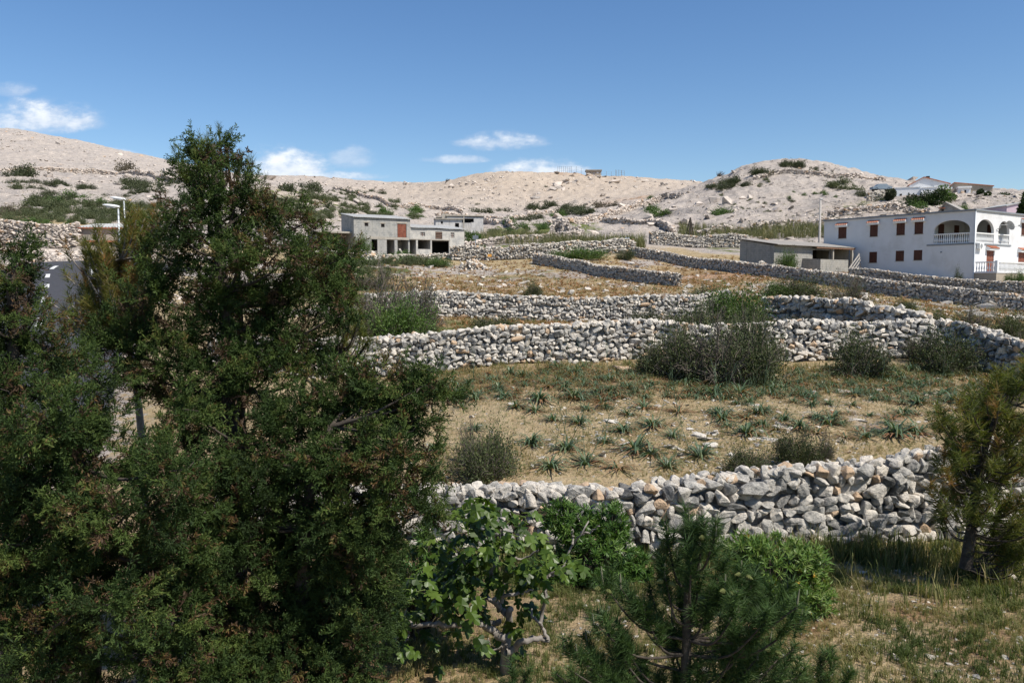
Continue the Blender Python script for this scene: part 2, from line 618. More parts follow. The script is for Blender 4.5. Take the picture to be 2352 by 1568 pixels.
M['pine_dry'] = leafmat('dry_pine_needles', [(0.0, (0.040, 0.060, 0.016)), (0.5, (0.105, 0.122, 0.030)), (0.75, (0.17, 0.135, 0.040)), (1.0, (0.19, 0.095, 0.036))], 0.6, 0.35, 0.2)
M['fig'] = leafmat('fig_leaves', [(0.0, (0.024, 0.048, 0.007)), (0.5, (0.066, 0.112, 0.016)), (1.0, (0.15, 0.21, 0.04))], 0.40, 0.28, 0.3)
M['laurel'] = leafmat('narrow_green_leaves', [(0.0, (0.022, 0.055, 0.012)), (0.5, (0.058, 0.118, 0.020)), (0.85, (0.115, 0.18, 0.035)), (1.0, (0.16, 0.20, 0.06))], 0.45, 0.25, 0.3)
M['yellow_leaf'] = plain('yellowed_leaves', (0.52, 0.30, 0.03), 0.6)
M['thorn'] = leafmat('thorn_leaves', [(0.0, (0.024, 0.034, 0.014)), (0.5, (0.060, 0.076, 0.028)), (0.85, (0.105, 0.125, 0.040)), (1.0, (0.13, 0.095, 0.075))], 0.7, 0.15)
M['green_bush'] = leafmat('bright_bush_leaves', [(0.0, (0.030, 0.055, 0.014)), (0.5, (0.070, 0.125, 0.026)), (1.0, (0.13, 0.185, 0.045))], 0.55, 0.25)
M['maquis'] = leafmat('dark_shrub_leaves', [(0.0, (0.026, 0.034, 0.016)), (0.5, (0.056, 0.068, 0.030)), (1.0, (0.10, 0.11, 0.052))], 0.75, 0.15)
M['olive_bush'] = leafmat('olive_shrub_leaves', [(0.0, (0.05, 0.062, 0.028)), (0.5, (0.092, 0.108, 0.05)), (1.0, (0.14, 0.145, 0.075))], 0.75, 0.2)
M['brown_bush'] = leafmat('brown_shrub_twigs', [(0.0, (0.06, 0.05, 0.035)), (0.5, (0.12, 0.10, 0.07)), (1.0, (0.17, 0.145, 0.10))], 0.85, 0.1)
M['asphodel'] = leafmat('asphodel_leaves', [(0.0, (0.035, 0.068, 0.036)), (0.45, (0.085, 0.130, 0.068)), (0.7, (0.15, 0.175, 0.085)), (0.82, (0.24, 0.175, 0.085)), (1.0, (0.30, 0.15, 0.075))], 0.5, 0.2, 0.4, 3.0, 0.15)
M['grass'] = leafmat('meadow_grass', [(0.0, (0.060, 0.085, 0.022)), (0.4, (0.135, 0.150, 0.048)), (0.65, (0.245, 0.21, 0.09)), (1.0, (0.36, 0.27, 0.145))], 0.7, 0.3, 0.25, 0.9, 0.5)
M['tuft'] = leafmat('dry_field_tufts', [(0.0, (0.06, 0.095, 0.04)), (0.35, (0.12, 0.135, 0.055)), (0.52, (0.22, 0.135, 0.065)), (0.75, (0.26, 0.115, 0.05)), (1.0, (0.36, 0.24, 0.13))], 0.8, 0.2, 0.2, 0.12, 0.5)
M['reed'] = leafmat('reeds', [(0.0, (0.07, 0.085, 0.035)), (0.5, (0.15, 0.15, 0.065)), (1.0, (0.27, 0.22, 0.12))], 0.75, 0.2, 0.2, 0.3, 0.4)
M['cone'] = plain('green_cones', (0.13, 0.145, 0.045), 0.6, 0.25, 30.0, bmp=0.6)
M['candle'] = plain('pine_candles', (0.17, 0.165, 0.11), 0.8, 0.3, 40.0)
M['white_metal'] = plain('galvanised_grey', (0.42, 0.45, 0.47), 0.45, 0.08, 4.0, 0.5, 0.3)
M['lamp_white'] = plain('lamp_housing', (0.66, 0.67, 0.68), 0.4, 0.05, 4.0, 0.5)
M['lamp_glass'] = plain('lamp_glass', (0.42, 0.43, 0.42), 0.15, 0.05, 4.0, 0.6)
M['white'] = plain('white_render', (0.62, 0.62, 0.625), 0.85, 0.04, 1.2, dirt=(0.47, 0.46, 0.44), dirt_amt=0.5)
M['white_clean'] = plain('white_paint', (0.74, 0.74, 0.73), 0.7, 0.04, 3.0)
M['shutter'] = plain('brown_shutters', (0.085, 0.030, 0.018), 0.6, 0.3, 9.0)
M['shutter_red'] = plain('red_brown_doors', (0.19, 0.060, 0.035), 0.65, 0.35, 5.0, dirt=(0.30, 0.16, 0.11), dirt_amt=0.5)
M['tile'] = plain('clay_tiles', (0.40, 0.15, 0.085), 0.8, 0.3, 6.0)
M['grey_trim'] = plain('grey_flashing', (0.20, 0.215, 0.23), 0.6, 0.12, 3.0)
M['cement'] = plain('cement_slab', (0.34, 0.31, 0.265), 0.9, 0.18, 2.0, dirt=(0.20, 0.18, 0.15), dirt_amt=0.5)
M['dark'] = plain('dark_room', (0.03, 0.028, 0.027), 0.95, 0.2)
M['wood_dark'] = plain('weathered_planks', (0.16, 0.105, 0.08), 0.9, 0.4, 7.0)
M['wood_pale'] = plain('grey_wood', (0.36, 0.335, 0.31), 0.9, 0.25, 7.0)
M['steel'] = plain('painted_steel', (0.33, 0.34, 0.35), 0.5, 0.1, 5.0, 0.5, 0.4)
M['rust'] = plain('rusty_steel', (0.20, 0.115, 0.075), 0.85, 0.4, 9.0)
M['sign_red'] = plain('sign_red', (0.55, 0.035, 0.04), 0.45, 0.05)
M['sign_white'] = plain('sign_white', (0.75, 0.75, 0.75), 0.45, 0.04)
M['sign_back'] = plain('sign_back', (0.15, 0.17, 0.19), 0.5, 0.08)
M['sign_blue'] = plain('blue_grey_board', (0.20, 0.25, 0.30), 0.5, 0.1)
M['dish'] = plain('satellite_dish', (0.42, 0.43, 0.43), 0.5, 0.08)
M['pink'] = plain('pink_render', (0.52, 0.41, 0.46), 0.85, 0.06)
M['beige'] = plain('beige_render', (0.33, 0.285, 0.225), 0.88, 0.12, 1.5)
M['orange'] = plain('orange_plastic', (0.62, 0.30, 0.06), 0.5, 0.1)


def blockmat(name, c1, c2, mortar, plaster=None, plaster_amt=0.5):
    """hollow concrete blocks, laid along either wall direction of a building"""
    m, g, b = mat(name, 0.92, 0.15)
    sp = g.n('ShaderNodeSeparateXYZ')
    c = coords(g)
    g.put(sp.inputs[0], c)
    cb = g.n('ShaderNodeCombineXYZ')
    g.put(cb.inputs[0], g.math('ADD', sp.outputs[0], sp.outputs[1]))
    g.put(cb.inputs[1], sp.outputs[2])
    br = g.n('ShaderNodeTexBrick')
    g.put(br.inputs['Vector'], cb.outputs[0])
    br.inputs['Scale'].default_value = 1.0
    br.inputs['Brick Width'].default_value = 0.42
    br.inputs['Row Height'].default_value = 0.22
    br.inputs['Mortar Size'].default_value = 0.016
    br.inputs['Color1'].default_value = (*c1, 1); br.inputs['Color2'].default_value = (*c2, 1); br.inputs['Mortar'].default_value = (*mortar, 1)
    n1 = g.noise(c, 1.1, 7, 0.65)
    n2 = g.noise(c, 7.0, 5, 0.6)
    col = g.mix(0.22, br.outputs[0], g.ramp(n2, [(0.3, (0.13, 0.13, 0.13)), (0.7, (0.42, 0.41, 0.39))]))
    if plaster:
        col = g.mix(g.math('MULTIPLY', g.ss(n1, 0.42, 0.55), plaster_amt), col, plaster)
    streak = g.noise(None, 1.0, 5, 0.6)
    mp = g.n('ShaderNodeMapping'); mp.inputs['Scale'].default_value = (3.5, 3.5, 0.35)
    g.put(mp.inputs[0], c)
    st = g.noise(mp.outputs[0], 1.0, 6, 0.65)
    col = g.mix(g.math('MULTIPLY', g.ss(st, 0.52, 0.7), 0.45), col, (0.14, 0.135, 0.125))
    g.put(b.inputs['Base Color'], col)
    bump(g, b, g.math('ADD', br.outputs[1], n2), 0.4, -0.015)
    return m


M['block'] = blockmat('concrete_blocks', (0.24, 0.24, 0.23), (0.33, 0.325, 0.305), (0.17, 0.168, 0.16), (0.36, 0.345, 0.315), 0.7)
M['block_pale'] = blockmat('pale_plastered_blocks', (0.36, 0.35, 0.33), (0.42, 0.405, 0.37), (0.33, 0.32, 0.30), (0.47, 0.445, 0.40), 0.9)
M['block_dark'] = blockmat('weathered_blocks', (0.24, 0.23, 0.21), (0.31, 0.30, 0.275), (0.17, 0.165, 0.15), (0.34, 0.32, 0.28), 0.5)
M['block_white'] = blockmat('whitish_blocks', (0.42, 0.41, 0.40), (0.48, 0.47, 0.46), (0.38, 0.37, 0.36), (0.52, 0.50, 0.48), 0.8)


def roofmat(name, col, warm):
    m, g, b = mat(name, 0.8, 0.25)
    c = coords(g)
    n1 = g.noise(c, 0.8, 7, 0.65)
    n2 = g.noise(c, 5.0, 5, 0.6)
    k = g.ramp(n2, [(0.3, tuple(x * .8 for x in col)), (0.7, tuple(x * 1.12 for x in col))])
    g.put(b.inputs['Base Color'], g.mix(g.math('MULTIPLY', g.ss(n1, 0.5, 0.66), 0.6), k, warm))
    return m


M['fibro'] = roofmat('corrugated_fibre_cement', (0.40, 0.40, 0.39), (0.27, 0.26, 0.24))
M['fibro_brown'] = roofmat('weathered_fibre_cement', (0.29, 0.27, 0.245), (0.20, 0.175, 0.15))

# ------------------------------------------------------------------ ground sheet
NU, NY = 1050, 1150
ug = np.linspace(-1.0, 1.0, NU)
sg = np.concatenate([np.linspace(math.log(1.3), math.log(90), 470, endpoint=False), np.linspace(math.log(90), math.log(640), 640, endpoint=False), np.linspace(math.log(640), math.log(6000), NY - 1110)])
yg = np.exp(sg)
XX = ug[None, :] * (yg[:, None] + 4.0)
YY = np.repeat(yg[:, None], NU, axis=1)
ZZ = G(XX, YY)
UP = XX / YY


def bl(px, py, Y, ru, rs):
    u, _ = px_uz(px, py)
    return np.exp(-(((UP - u) / (ru / FPX)) ** 2 + ((np.log(YY) - math.log(Y)) / rs) ** 2))


n_mid = fbm(XX / 14, YY / 14, 4, 41)
n_big = fbm(XX / 45, YY / 45, 4, 42)
n_fine = fbm(XX / 1.6, YY / 1.6, 4, 43)
lnY = np.log(YY)
rock = np.clip(sstep(84, 118, YY) * 1.0 + (n_mid - .5) * 1.6 * sstep(78, 90, YY) * (1 - sstep(115, 135, YY)), 0, .97)
rock = np.maximum(rock, 0.95 * np.clip(bl(60, 590, 72, 330, .10) * 1.5, 0, 1))              # gravel bank by the road
rock = np.maximum(rock, 0.8 * np.clip(bl(1250, 560, 110, 420, .12) * 1.2, 0, 1))
rock = np.maximum(rock, 0.75 * np.clip(bl(1100, 670, 56, 200, .12) * sstep(.42, .6, fbm(XX / 6, YY / 5, 4, 51)) * 1.5, 0, 1))
rock = np.maximum(rock, 0.45 * np.clip(bl(2100, 930, 21, 330, .22) * sstep(.42, .58, fbm(XX / 1.6, YY / 1.4, 4, 52)) * 1.6, 0, 1))
rock = np.maximum(rock, 0.6 * np.clip(bl(1720, 700, 46, 90, .12) * 1.3, 0, 1))
rock = np.maximum(rock, .62 * sstep(40, 48, YY) * (1 - sstep(88, 95, YY)) * sstep(.44, .60, fbm(XX / 5, YY / 4, 4, 55)))
rock = np.maximum(rock, 0.9 * (np.clip(1.25 - road_dist(np.where((YY > 14) & (YY < 75) & (XX < 2), XX, 999), YY) / 5.2, 0, 1)))
green = np.zeros_like(XX)
for a in [(700, 470, 165, 160, .35, .55), (150, 500, 120, 220, .12, .75), (1250, 520, 150, 130, .18, .85), (1100, 560, 118, 160, .07, .6), (800, 605, 92, 160, .07, .9),
          (1700, 575, 103, 120, .07, .5), (1300, 560, 105, 130, .06, .8), (1200, 745, 36, 400, .14, .45), (1950, 690, 54, 300, .14, .4), (2050, 640, 66, 260, .1, .25),
          (2000, 455, 155, 160, .10, .45), (1150, 850, 26.5, 500, .07, .5), (700, 650, 55, 200, .25, .7), (860, 625, 80, 130, .10, .95), (1400, 745, 37, 900, .14, .75), (1400, 700, 50, 900, .16, .62), (1250, 640, 78, 300, .1, .45), (760, 650, 62, 120, .2, .9), (1760, 470, 170, 110, .10, .4), (1200, 1500, 9, 1500, .35, .3), (2000, 1280, 13.3, 500, .08, .7)]:
    green = np.maximum(green, a[5] * np.clip(bl(*a[:5]) * 1.4, 0, 1))
green *= sstep(.30, .62, n_mid * .5 + n_fine * .5)
rust = np.zeros_like(XX)
for a in [(1620, 625, 74, 190, .10, 1.0), (1150, 650, 62, 300, .14, .75), (1250, 860, 25.5, 400, .09, .6), (2250, 1480, 9.4, 120, .08, .8), (1750, 1440, 9.7, 60, .10, .8),
          (2100, 1400, 10.4, 70, .04, .9), (1860, 1420, 10, 60, .05, .9), (1460, 466, 275, 70, .06, .8), (1000, 1500, 9, 500, .2, .6), (1360, 405, 398, 95, .03, .8), (600, 1400, 9, 600, .6, .7)]:
    rust = np.maximum(rust, a[5] * np.clip(bl(*a[:5]) * 1.4, 0, 1))
rust *= sstep(.25, .6, n_fine * .6 + n_mid * .4) * (1 - .55 * np.clip(bl(1150, 650, 62, 300, .14), 0, 1))
warm = np.clip(np.maximum.reduce([1.1 * bl(1250, 430, 360, 420, .25), .7 * bl(700, 470, 180, 120, .2), .9 * bl(2050, 640, 64, 260, .12), .5 * bl(2000, 455, 150, 160, .12)]), 0, 1)
idx = np.arange(NU * NY).reshape(NY, NU)
F = np.stack([idx[:-1, :-1], idx[:-1, 1:], idx[1:, 1:], idx[1:, :-1]], axis=-1).reshape(-1, 4)
gg = Geo().add(np.stack([XX, YY, ZZ], axis=-1).reshape(-1, 3), F, 0.5)

m, g, b = mat('ground_soil_and_limestone', 0.95, 0.1)
c = coords(g)
aR, aG, aU, aW = attr(g, 'rock'), attr(g, 'green'), attr(g, 'rust'), attr(g, 'warm')
nA = g.noise(c, 0.5, 8, 0.65)
nB = g.noise(c, 3.5, 7, 0.65)
nC = g.noise(c, 16.0, 6, 0.65)
nS = g.noise(c, 0.11, 5, 0.6)
vor = g.n('ShaderNodeTexVoronoi'); vor.inputs['Scale'].default_value = 0.9
g.put(vor.inputs['Vector'], g.n('ShaderNodeVectorMath', operation='ADD').outputs[0])
va = vor.inputs['Vector'].links[0].from_node
g.put(va.inputs[0], c)
nv = g.noise(c, 2.0, 3, 0.6, col=True)
g.put(va.inputs[1], nv)
# dry earth of the fields
soil = g.ramp(g.math('ADD', g.math('MULTIPLY', nB, 0.55), g.math('MULTIPLY', nA, 0.45)), [(0.30, (0.24, 0.172, 0.092)), (0.46, (0.365, 0.275, 0.157)), (0.60, (0.45, 0.355, 0.22)), (0.74, (0.52, 0.44, 0.31))])
soil = g.mix(g.math('MULTIPLY', aU, 0.75), soil, g.ramp(nB, [(0.35, (0.14, 0.062, 0.032)), (0.65, (0.27, 0.135, 0.065))]))
soil = g.mix(g.math('MULTIPLY', g.ss(nC, 0.60, 0.68), 0.55), soil, (0.50, 0.45, 0.38))
soil = g.mix(g.math('MULTIPLY', g.ss(g.noise(c, 7.0, 6, 0.7), 0.53, 0.62), 0.7), soil, (0.15, 0.155, 0.06))
# limestone karst
lime = g.ramp(g.math('ADD', g.math('MULTIPLY', nA, 0.5), g.math('MULTIPLY', nB, 0.5)), [(0.27, (0.17, 0.148, 0.13)), (0.42, (0.325, 0.283, 0.25)), (0.56, (0.44, 0.387, 0.34)), (0.75, (0.55, 0.48, 0.415))])
lime = g.mix(g.math('MULTIPLY', g.ss(nS, 0.42, 0.62), 0.35), lime, (0.27, 0.25, 0.24))
lime = g.mix(g.math('MULTIPLY', g.ss(vor.outputs[0], 0.62, 0.85), 0.5), lime, (0.19, 0.175, 0.165))
lime = g.mix(g.math('MULTIPLY', aW, 0.55), lime, g.ramp(nB, [(0.3, (0.34, 0.265, 0.19)), (0.7, (0.54, 0.435, 0.325))]))
rk = g.ss(g.math('ADD', aR, g.math('MULTIPLY', g.math('SUBTRACT', nB, 0.5), 0.9)), 0.40, 0.60)
col = g.mix(rk, soil, lime)
grn = g.ramp(g.math('ADD', g.math('MULTIPLY', nB, 0.6), g.math('MULTIPLY', nC, 0.4)), [(0.35, (0.060, 0.080, 0.026)), (0.55, (0.135, 0.150, 0.055)), (0.7, (0.235, 0.205, 0.095))])
gk = g.ss(g.math('ADD', aG, g.math('MULTIPLY', g.math('SUBTRACT', nA, 0.5), 1.0)), 0.38, 0.62)
col = g.mix(gk, col, grn)
col = g.mix(g.math('MULTIPLY', g.math('MULTIPLY', aU, rk), 0.8), col, (0.36, 0.20, 0.095))
g.put(b.inputs['Base Color'], col)
bump(g, b, g.math('ADD', g.math('MULTIPLY', nB, 1.0), g.math('ADD', g.math('MULTIPLY', nC, 0.35), g.math('MULTIPLY', nA, 1.4))), 0.9, 0.25)
M['ground'] = m
go = gg.obj('ground', m, None, True, {'rock': rock.ravel(), 'green': green.ravel(), 'rust': rust.ravel(), 'warm': warm.ravel()})
tag(go, kind='structure')
del F, gg

# ------------------------------------------------------------------ road with its centre dashes
rd = curve([(q[0], q[1], 0) for q in _road], 300)


def strip(name, path, w0, w1, lift, m, parent=None):
    t = norm(np.gradient(path, axis=0)); nrm = np.stack([t[:, 1], -t[:, 0], 0 * t[:, 0]], 1)
    k = 9
    off = np.linspace(w0, w1, k)
    V = path[:, None, :] + nrm[:, None, :] * off[None, :, None]
    zc = G(path[:, 0], path[:, 1], False)
    V[:, :, 2] = G(V[:, :, 0], V[:, :, 1], False) * .8 + zc[:, None] * .2 + lift
    n = len(path); I = np.arange(n * k).reshape(n, k)
    return Geo().add(V.reshape(-1, 3), np.stack([I[:-1, :-1], I[:-1, 1:], I[1:, 1:], I[1:, :-1]], -1).reshape(-1, 4)).obj(name, m, parent, True)


road = tag(strip('road', rd, -3.2, 3.2, 0.16, M['road']), kind='structure')
seg = np.concatenate([[0], np.cumsum(np.linalg.norm(np.diff(rd[:, :2], axis=0), axis=1))])
for Yd in (36.5, 42.9, 49.2, 55.3, 60.4):
    i = int(np.argmin(np.abs(rd[:, 1] - Yd) + 10 * (seg > 62)))
    j = int(np.argmin(np.abs(seg - (seg[i] + 2.3))))
    strip('lane_marking', curve(rd[i:j + 1], 14), -0.14, 0.14, 0.17, M['paint'], road)
strip('edge_marking', curve(rd[150:250], 80), 2.7, 2.84, 0.17, M['paint'], road)
# ------------------------------------------------------------------ dry-stone walls
def rock_shape(npts, flat, detail, seed):
    """an angular stone in a unit box as (V, F, T)"""
    r = np.random.default_rng(seed)
    p = norm(r.normal(size=(npts, 3))) * r.uniform(0.8, 1.0, (npts, 1))
    p = np.sign(p) * np.abs(p) ** 0.8
    bm = bmesh.new()
    for q in p:
        bm.verts.new(q * (0.56, 0.56, 0.56))
    res = bmesh.ops.convex_hull(bm, input=bm.verts)
    bmesh.ops.delete(bm, geom=list({e for e in res['geom_interior'] + res['geom_unused'] if isinstance(e, bmesh.types.BMVert)}), context='VERTS')
    bmesh.ops.dissolve_limit(bm, angle_limit=0.2, verts=bm.verts, edges=bm.edges)
    if detail:
        bmesh.ops.bevel(bm, geom=list(bm.edges), offset=0.045, offset_type='OFFSET', segments=1, profile=0.5, affect='EDGES', clamp_overlap=True)
        bmesh.ops.triangulate(bm, faces=bm.faces)
        bmesh.ops.subdivide_edges(bm, edges=[e for e in bm.edges if e.calc_length() > 0.3], cuts=1, use_grid_fill=True)
        for v in bm.verts:
            n = v.co.normalized()
            k = float(fbm(np.array([v.co.x * 3 + 10 + v.co.z]), np.array([v.co.y * 3 + 20 + v.co.z * 2]), 3, seed)[0])
            v.co += n * (k - .5) * 0.13
    bmesh.ops.triangulate(bm, faces=bm.faces)
    bm.verts.ensure_lookup_table()
    V = np.array([tuple(v.co) for v in bm.verts]); V -= (V.max(0) + V.min(0)) / 2; V /= (V.max(0) - V.min(0))
    F = np.array([[v.index for v in f.verts] for f in bm.faces])
    bm.free()
    return V, F, np.zeros(len(V))


ROCK_HI = [rock_shape(16, 1, True, 100 + i) for i in range(18)]
ROCK_MID = [rock_shape(14, 1, False, 200 + i) for i in range(16)]
ROCK_LO = [rock_shape(9, 1, False, 300 + i) for i in range(12)]


def wall_path(nodes, step=0.25):
    p = []
    for px, py, Y in nodes:
        u, _ = px_uz(px, py)
        p.append((u * Y, Y, 0))
    c = curve(p, 400)
    L = np.concatenate([[0], np.cumsum(np.linalg.norm(np.diff(c, axis=0), axis=1))])
    n = max(int(L[-1] / step), 3)
    s = np.linspace(0, L[-1], n)
    c = np.stack([np.interp(s, L, c[:, k]) for k in range(3)], 1)
    c[:, 2] = G(c[:, 0], c[:, 1])
    k = np.ones(7) / 7
    c[:, 2] = np.convolve(np.pad(c[:, 2], 3, 'edge'), k, 'valid')
    t = c.copy(); t[:, 2] = 0
    t = norm(np.gradient(t, axis=0))
    return c, t, s


def dry_wall(label, nodes, h, th, sw, sh, lib, m, group, hvar=0.12, batter=0.12, faces=(-1, 1), name='dry_stone_wall', warm=0.05, tone0=0.5, hslope=0.0):
    c, t, s = wall_path(nodes)
    nrm = np.stack([t[:, 1], -t[:, 0], 0 * t[:, 0]], 1)        # right-hand side of the path
    geo = Geo()
    Lt = s[-1]
    hw = lambda q: h * (1 + hslope * (np.atleast_1d(q) / Lt - .5)) * (1 + hvar * (fbm(np.atleast_1d(q) / 2.3 + 31, np.atleast_1d(q) * 0 + h * 7, 3, 61) - .5) * 2)
    pos, RR, SC, TN = [], [], [], []

    def place(q, off, z, w, d, hh, tilt, tone, j=None):
        i = np.clip(np.searchsorted(s, q), 1, len(s) - 1)
        f = (q - s[i - 1]) / (s[i] - s[i - 1])
        b = c[i - 1] * (1 - f[:, None]) + c[i] * f[:, None]
        tt, nn = t[i], nrm[i]
        up = np.tile([0., 0, 1], (len(q), 1))
        # random tilt of each stone's own axes
        a1 = rng.normal(0, tilt, len(q)); a2 = rng.normal(0, tilt * .7, len(q))
        e1 = norm(tt + up * a1[:, None] + nn * a2[:, None])
        e3 = norm(up - e1 * (up * e1).sum(1, keepdims=True) + nn * rng.normal(0, tilt * .6, (len(q), 1)))
        e3 = norm(e3 - e1 * (e3 * e1).sum(1, keepdims=True))
        e2 = np.cross(e3, e1)
        fl = rng.choice([-1, 1], len(q))
        pos.append(b + nn * off[:, None] + up * z[:, None])
        RR.append(np.stack([e1 * fl[:, None], e2 * fl[:, None], e3], 2)); SC.append(np.stack([w, d, hh], 1)); TN.append(tone)

    for side in faces:
        z = 0.0
        while z < h * 1.02:
            ch = sh * rng.uniform(0.75, 1.3)
            q = rng.uniform(0, sw)
            Q, W = [], []
            while q < Lt:
                wv = sw * rng.choice([rng.uniform(0.45, 0.85), rng.uniform(0.75, 1.3), rng.uniform(1.2, 2.2)], p=[.38, .48, .14])
                Q.append(q + wv / 2); W.append(wv); q += wv * 0.96
            Q = np.array(Q); W = np.array(W)
            zz = z + ch / 2 + (fbm(Q / 1.4 + z * 3, Q * 0 + z * 5, 2, 71) - .5) * sh * 1.3 + rng.normal(0, sh * .16, len(Q))
            k = zz < hw(Q)
            Q, W, zz = Q[k], W[k], zz[k]
            D = rng.uniform(0.8, 1.2, len(Q)) * sw * 0.85
            off = side * (th / 2 - D * 0.36 - batter * zz + rng.normal(0, sw * .16, len(Q)))
            tn = np.clip(rng.normal(tone0, 0.2, len(Q)), 0.05, 0.9)
            tn[rng.random(len(Q)) < warm] = 0.98
            place(Q, off, zz, W * 1.06, D, ch * rng.uniform(0.85, 1.55, len(Q)), 0.34, tn)
            z += ch * 0.86
    # loose capping stones
    n = int(Lt / (sw * 0.62))
    for k in range(3 if th > .5 else 2):
        Q = np.sort(rng.uniform(0, Lt, n))
        tn = np.clip(rng.normal(tone0 + .10, 0.16, n), 0.1, 0.9); tn[rng.random(n) < warm * 2] = 0.98
        W = sw * rng.uniform(0.55, 1.25, n)
        place(Q, rng.uniform(-1, 1, n) * (th / 2 - batter * h - .02), hw(Q) + rng.uniform(-.25, .3, n) * sh, W, W * rng.uniform(.6, 1.1, n), sh * rng.uniform(.6, 1.4, n), 0.45, tn)
    # stones fallen at the foot
    n = int(Lt * 0.9)
    Q = rng.uniform(0, Lt, n)
    sd = rng.choice([-1, 1], n)
    place(Q, sd * (th / 2 + rng.exponential(0.22, n)), rng.uniform(-.03, .06, n), sw * rng.uniform(.3, .8, n), sw * rng.uniform(.3, .7, n), sh * rng.uniform(.4, .9, n), 0.5, np.clip(rng.normal(tone0 + .1, .15, n), .1, .9))
    scatter(geo, lib, np.concatenate(pos), np.concatenate(RR), np.concatenate(SC), np.concatenate(TN))
    # rubble core between the faces, its dark tone paints shade into the gaps
    j = slice(None, None, 2)
    cc, nn2 = c[j], nrm[j]
    hh = hw(s[j]) - sh * 0.55
    a = np.maximum(th / 2 - sw * 0.62, 0.06)
    top = np.maximum(a - batter * h, 0.04)
    prof = []
    for sx, zt, ww in ((-1, 0, a), (-1, 1, top), (1, 1, top), (1, 0, a)):
        q = cc + nn2 * sx * ww
        q[:, 2] += hh if zt else -0.35
        prof.append(q)
    Vc = np.stack(prof, 1)
    nC = len(Vc); I = np.arange(nC * 4).reshape(nC, 4)
    Fc = np.concatenate([np.stack([I[:-1, k], I[:-1, k + 1], I[1:, k + 1], I[1:, k]], -1) for k in range(3)] + [I[[0]], I[[-1]][:, ::-1]])
    geo.add(Vc.reshape(-1, 3), Fc, 0.2)
    o = geo.obj(name, m)
    return tag(o, label, 'wall', group, 'thing')


GW = 'dry stone walls dividing the fields'
S, SF, SP = M['stone'], M['stone_far'], M['stone_pink']
dry_wall('nearest grey dry stone wall of large rough stones behind the fig tree and young pine', [(500, 1240, 13.9), (990, 1243, 13.8), (1480, 1252, 13.4), (1900, 1240, 13.8), (2130, 1242, 14.1), (2352, 1245, 14.5), (2750, 1245, 15.5)],
         1.22, 0.72, 0.24, 0.15, ROCK_HI, S, GW, 0.10, warm=0.05, tone0=0.44, hslope=.85)
dry_wall('second dry stone wall of pale stones at the far edge of the asphodel field', [(480, 850, 28.2), (760, 862, 28), (1000, 850, 28), (1200, 838, 28), (1480, 828, 28), (1800, 825, 28), (2050, 820, 28), (2190, 822, 27.6)],
         1.27, 0.7, 0.24, 0.145, ROCK_MID, S, GW, 0.10, warm=0.05, tone0=0.53)
dry_wall('dark shaded dry stone wall ending at the right edge behind the thorn bushes', [(2185, 822, 27.6), (2250, 828, 26.6), (2330, 838, 25.2), (2480, 850, 23.5)],
         1.2, 0.7, 0.24, 0.145, ROCK_MID, S, GW, 0.10, tone0=0.42)
dry_wall('third dry stone wall of weathered grey stones below the lone round bush', [(840, 728, 44.5), (1000, 727, 44), (1200, 735, 44), (1400, 738, 44), (1560, 735, 44), (1670, 728, 44.5)],
         1.3, 0.7, 0.24, 0.145, ROCK_MID, S, GW, 0.08, tone0=0.45)
dry_wall('curved dry stone wall running down from the rubble heap into the thorn bushes', [(1225, 612, 88), (1300, 627, 82), (1400, 645, 74.5), (1500, 664, 68), (1560, 676, 65)],
         1.05, 0.6, 0.24, 0.145, ROCK_LO, SF, GW, 0.08, tone0=0.5)
dry_wall('long dry stone wall descending from the hedge past the block shed to the right edge', [(1450, 596, 92), (1560, 604, 87), (1700, 622, 78), (1800, 640, 72), (1900, 660, 66), (2000, 682, 61), (2100, 700, 57), (2200, 716, 54), (2352, 738, 51), (2500, 755, 49)],
         1.05, 0.6, 0.24, 0.145, ROCK_LO, SF, GW, 0.08, tone0=0.5)
dry_wall('dry stone wall in front of the big white house', [(1950, 612, 78), (2050, 628, 74), (2200, 652, 68.5), (2280, 665, 66), (2352, 676, 64), (2480, 690, 62)],
         0.98, 0.6, 0.24, 0.145, ROCK_LO, SF, GW, 0.1, tone0=0.5)
dry_wall('low dark dry stone wall slanting down behind the bushes on the right', [(1752, 735, 40), (1850, 742, 38), (1950, 756, 35.5), (2050, 768, 33.5), (2130, 778, 32)],
         1.05, 0.65, 0.36, 0.22, ROCK_MID, S, GW, 0.15, tone0=0.40)
dry_wall('pale tumbled wall from the concrete farm building to the hedge', [(1035, 604, 96), (1120, 606, 95), (1230, 604, 93), (1350, 597, 94), (1455, 593, 94)],
         1.5, 1.2, 0.36, 0.2, ROCK_LO, SF, GW, 0.25, tone0=0.6)
dry_wall('pale broken wall above the long wall left of the block shed', [(1490, 578, 107), (1560, 576, 106), (1640, 577, 105), (1715, 578, 104)],
         1.55, 0.9, 0.36, 0.2, ROCK_LO, SF, GW, 0.2, tone0=0.62)
dry_wall('pinkish stone terrace wall beside the road', [(-420, 560, 82), (-150, 570, 80), (0, 574, 79), (100, 577, 78.5), (178, 578, 79)],
         2.2, 0.9, 0.4, 0.2, ROCK_LO, SP, GW, 0.08, tone0=0.55)
dry_wall('low wall crossing behind the concrete farm building', [(1065, 572, 118), (1130, 570, 120), (1230, 568, 122), (1330, 563, 124)],
         0.9, 0.8, 0.5, 0.28, ROCK_LO, SP, GW, 0.15, tone0=0.5)
dry_wall('low white stone edging at the foot of the concrete farm building', [(690, 590, 96), (780, 592, 96), (870, 596, 96), (960, 598, 97), (1040, 602, 97)],
         0.55, 0.8, 0.4, 0.22, ROCK_LO, SF, GW, 0.3, tone0=0.65)

GH = 'field walls on the hillsides'


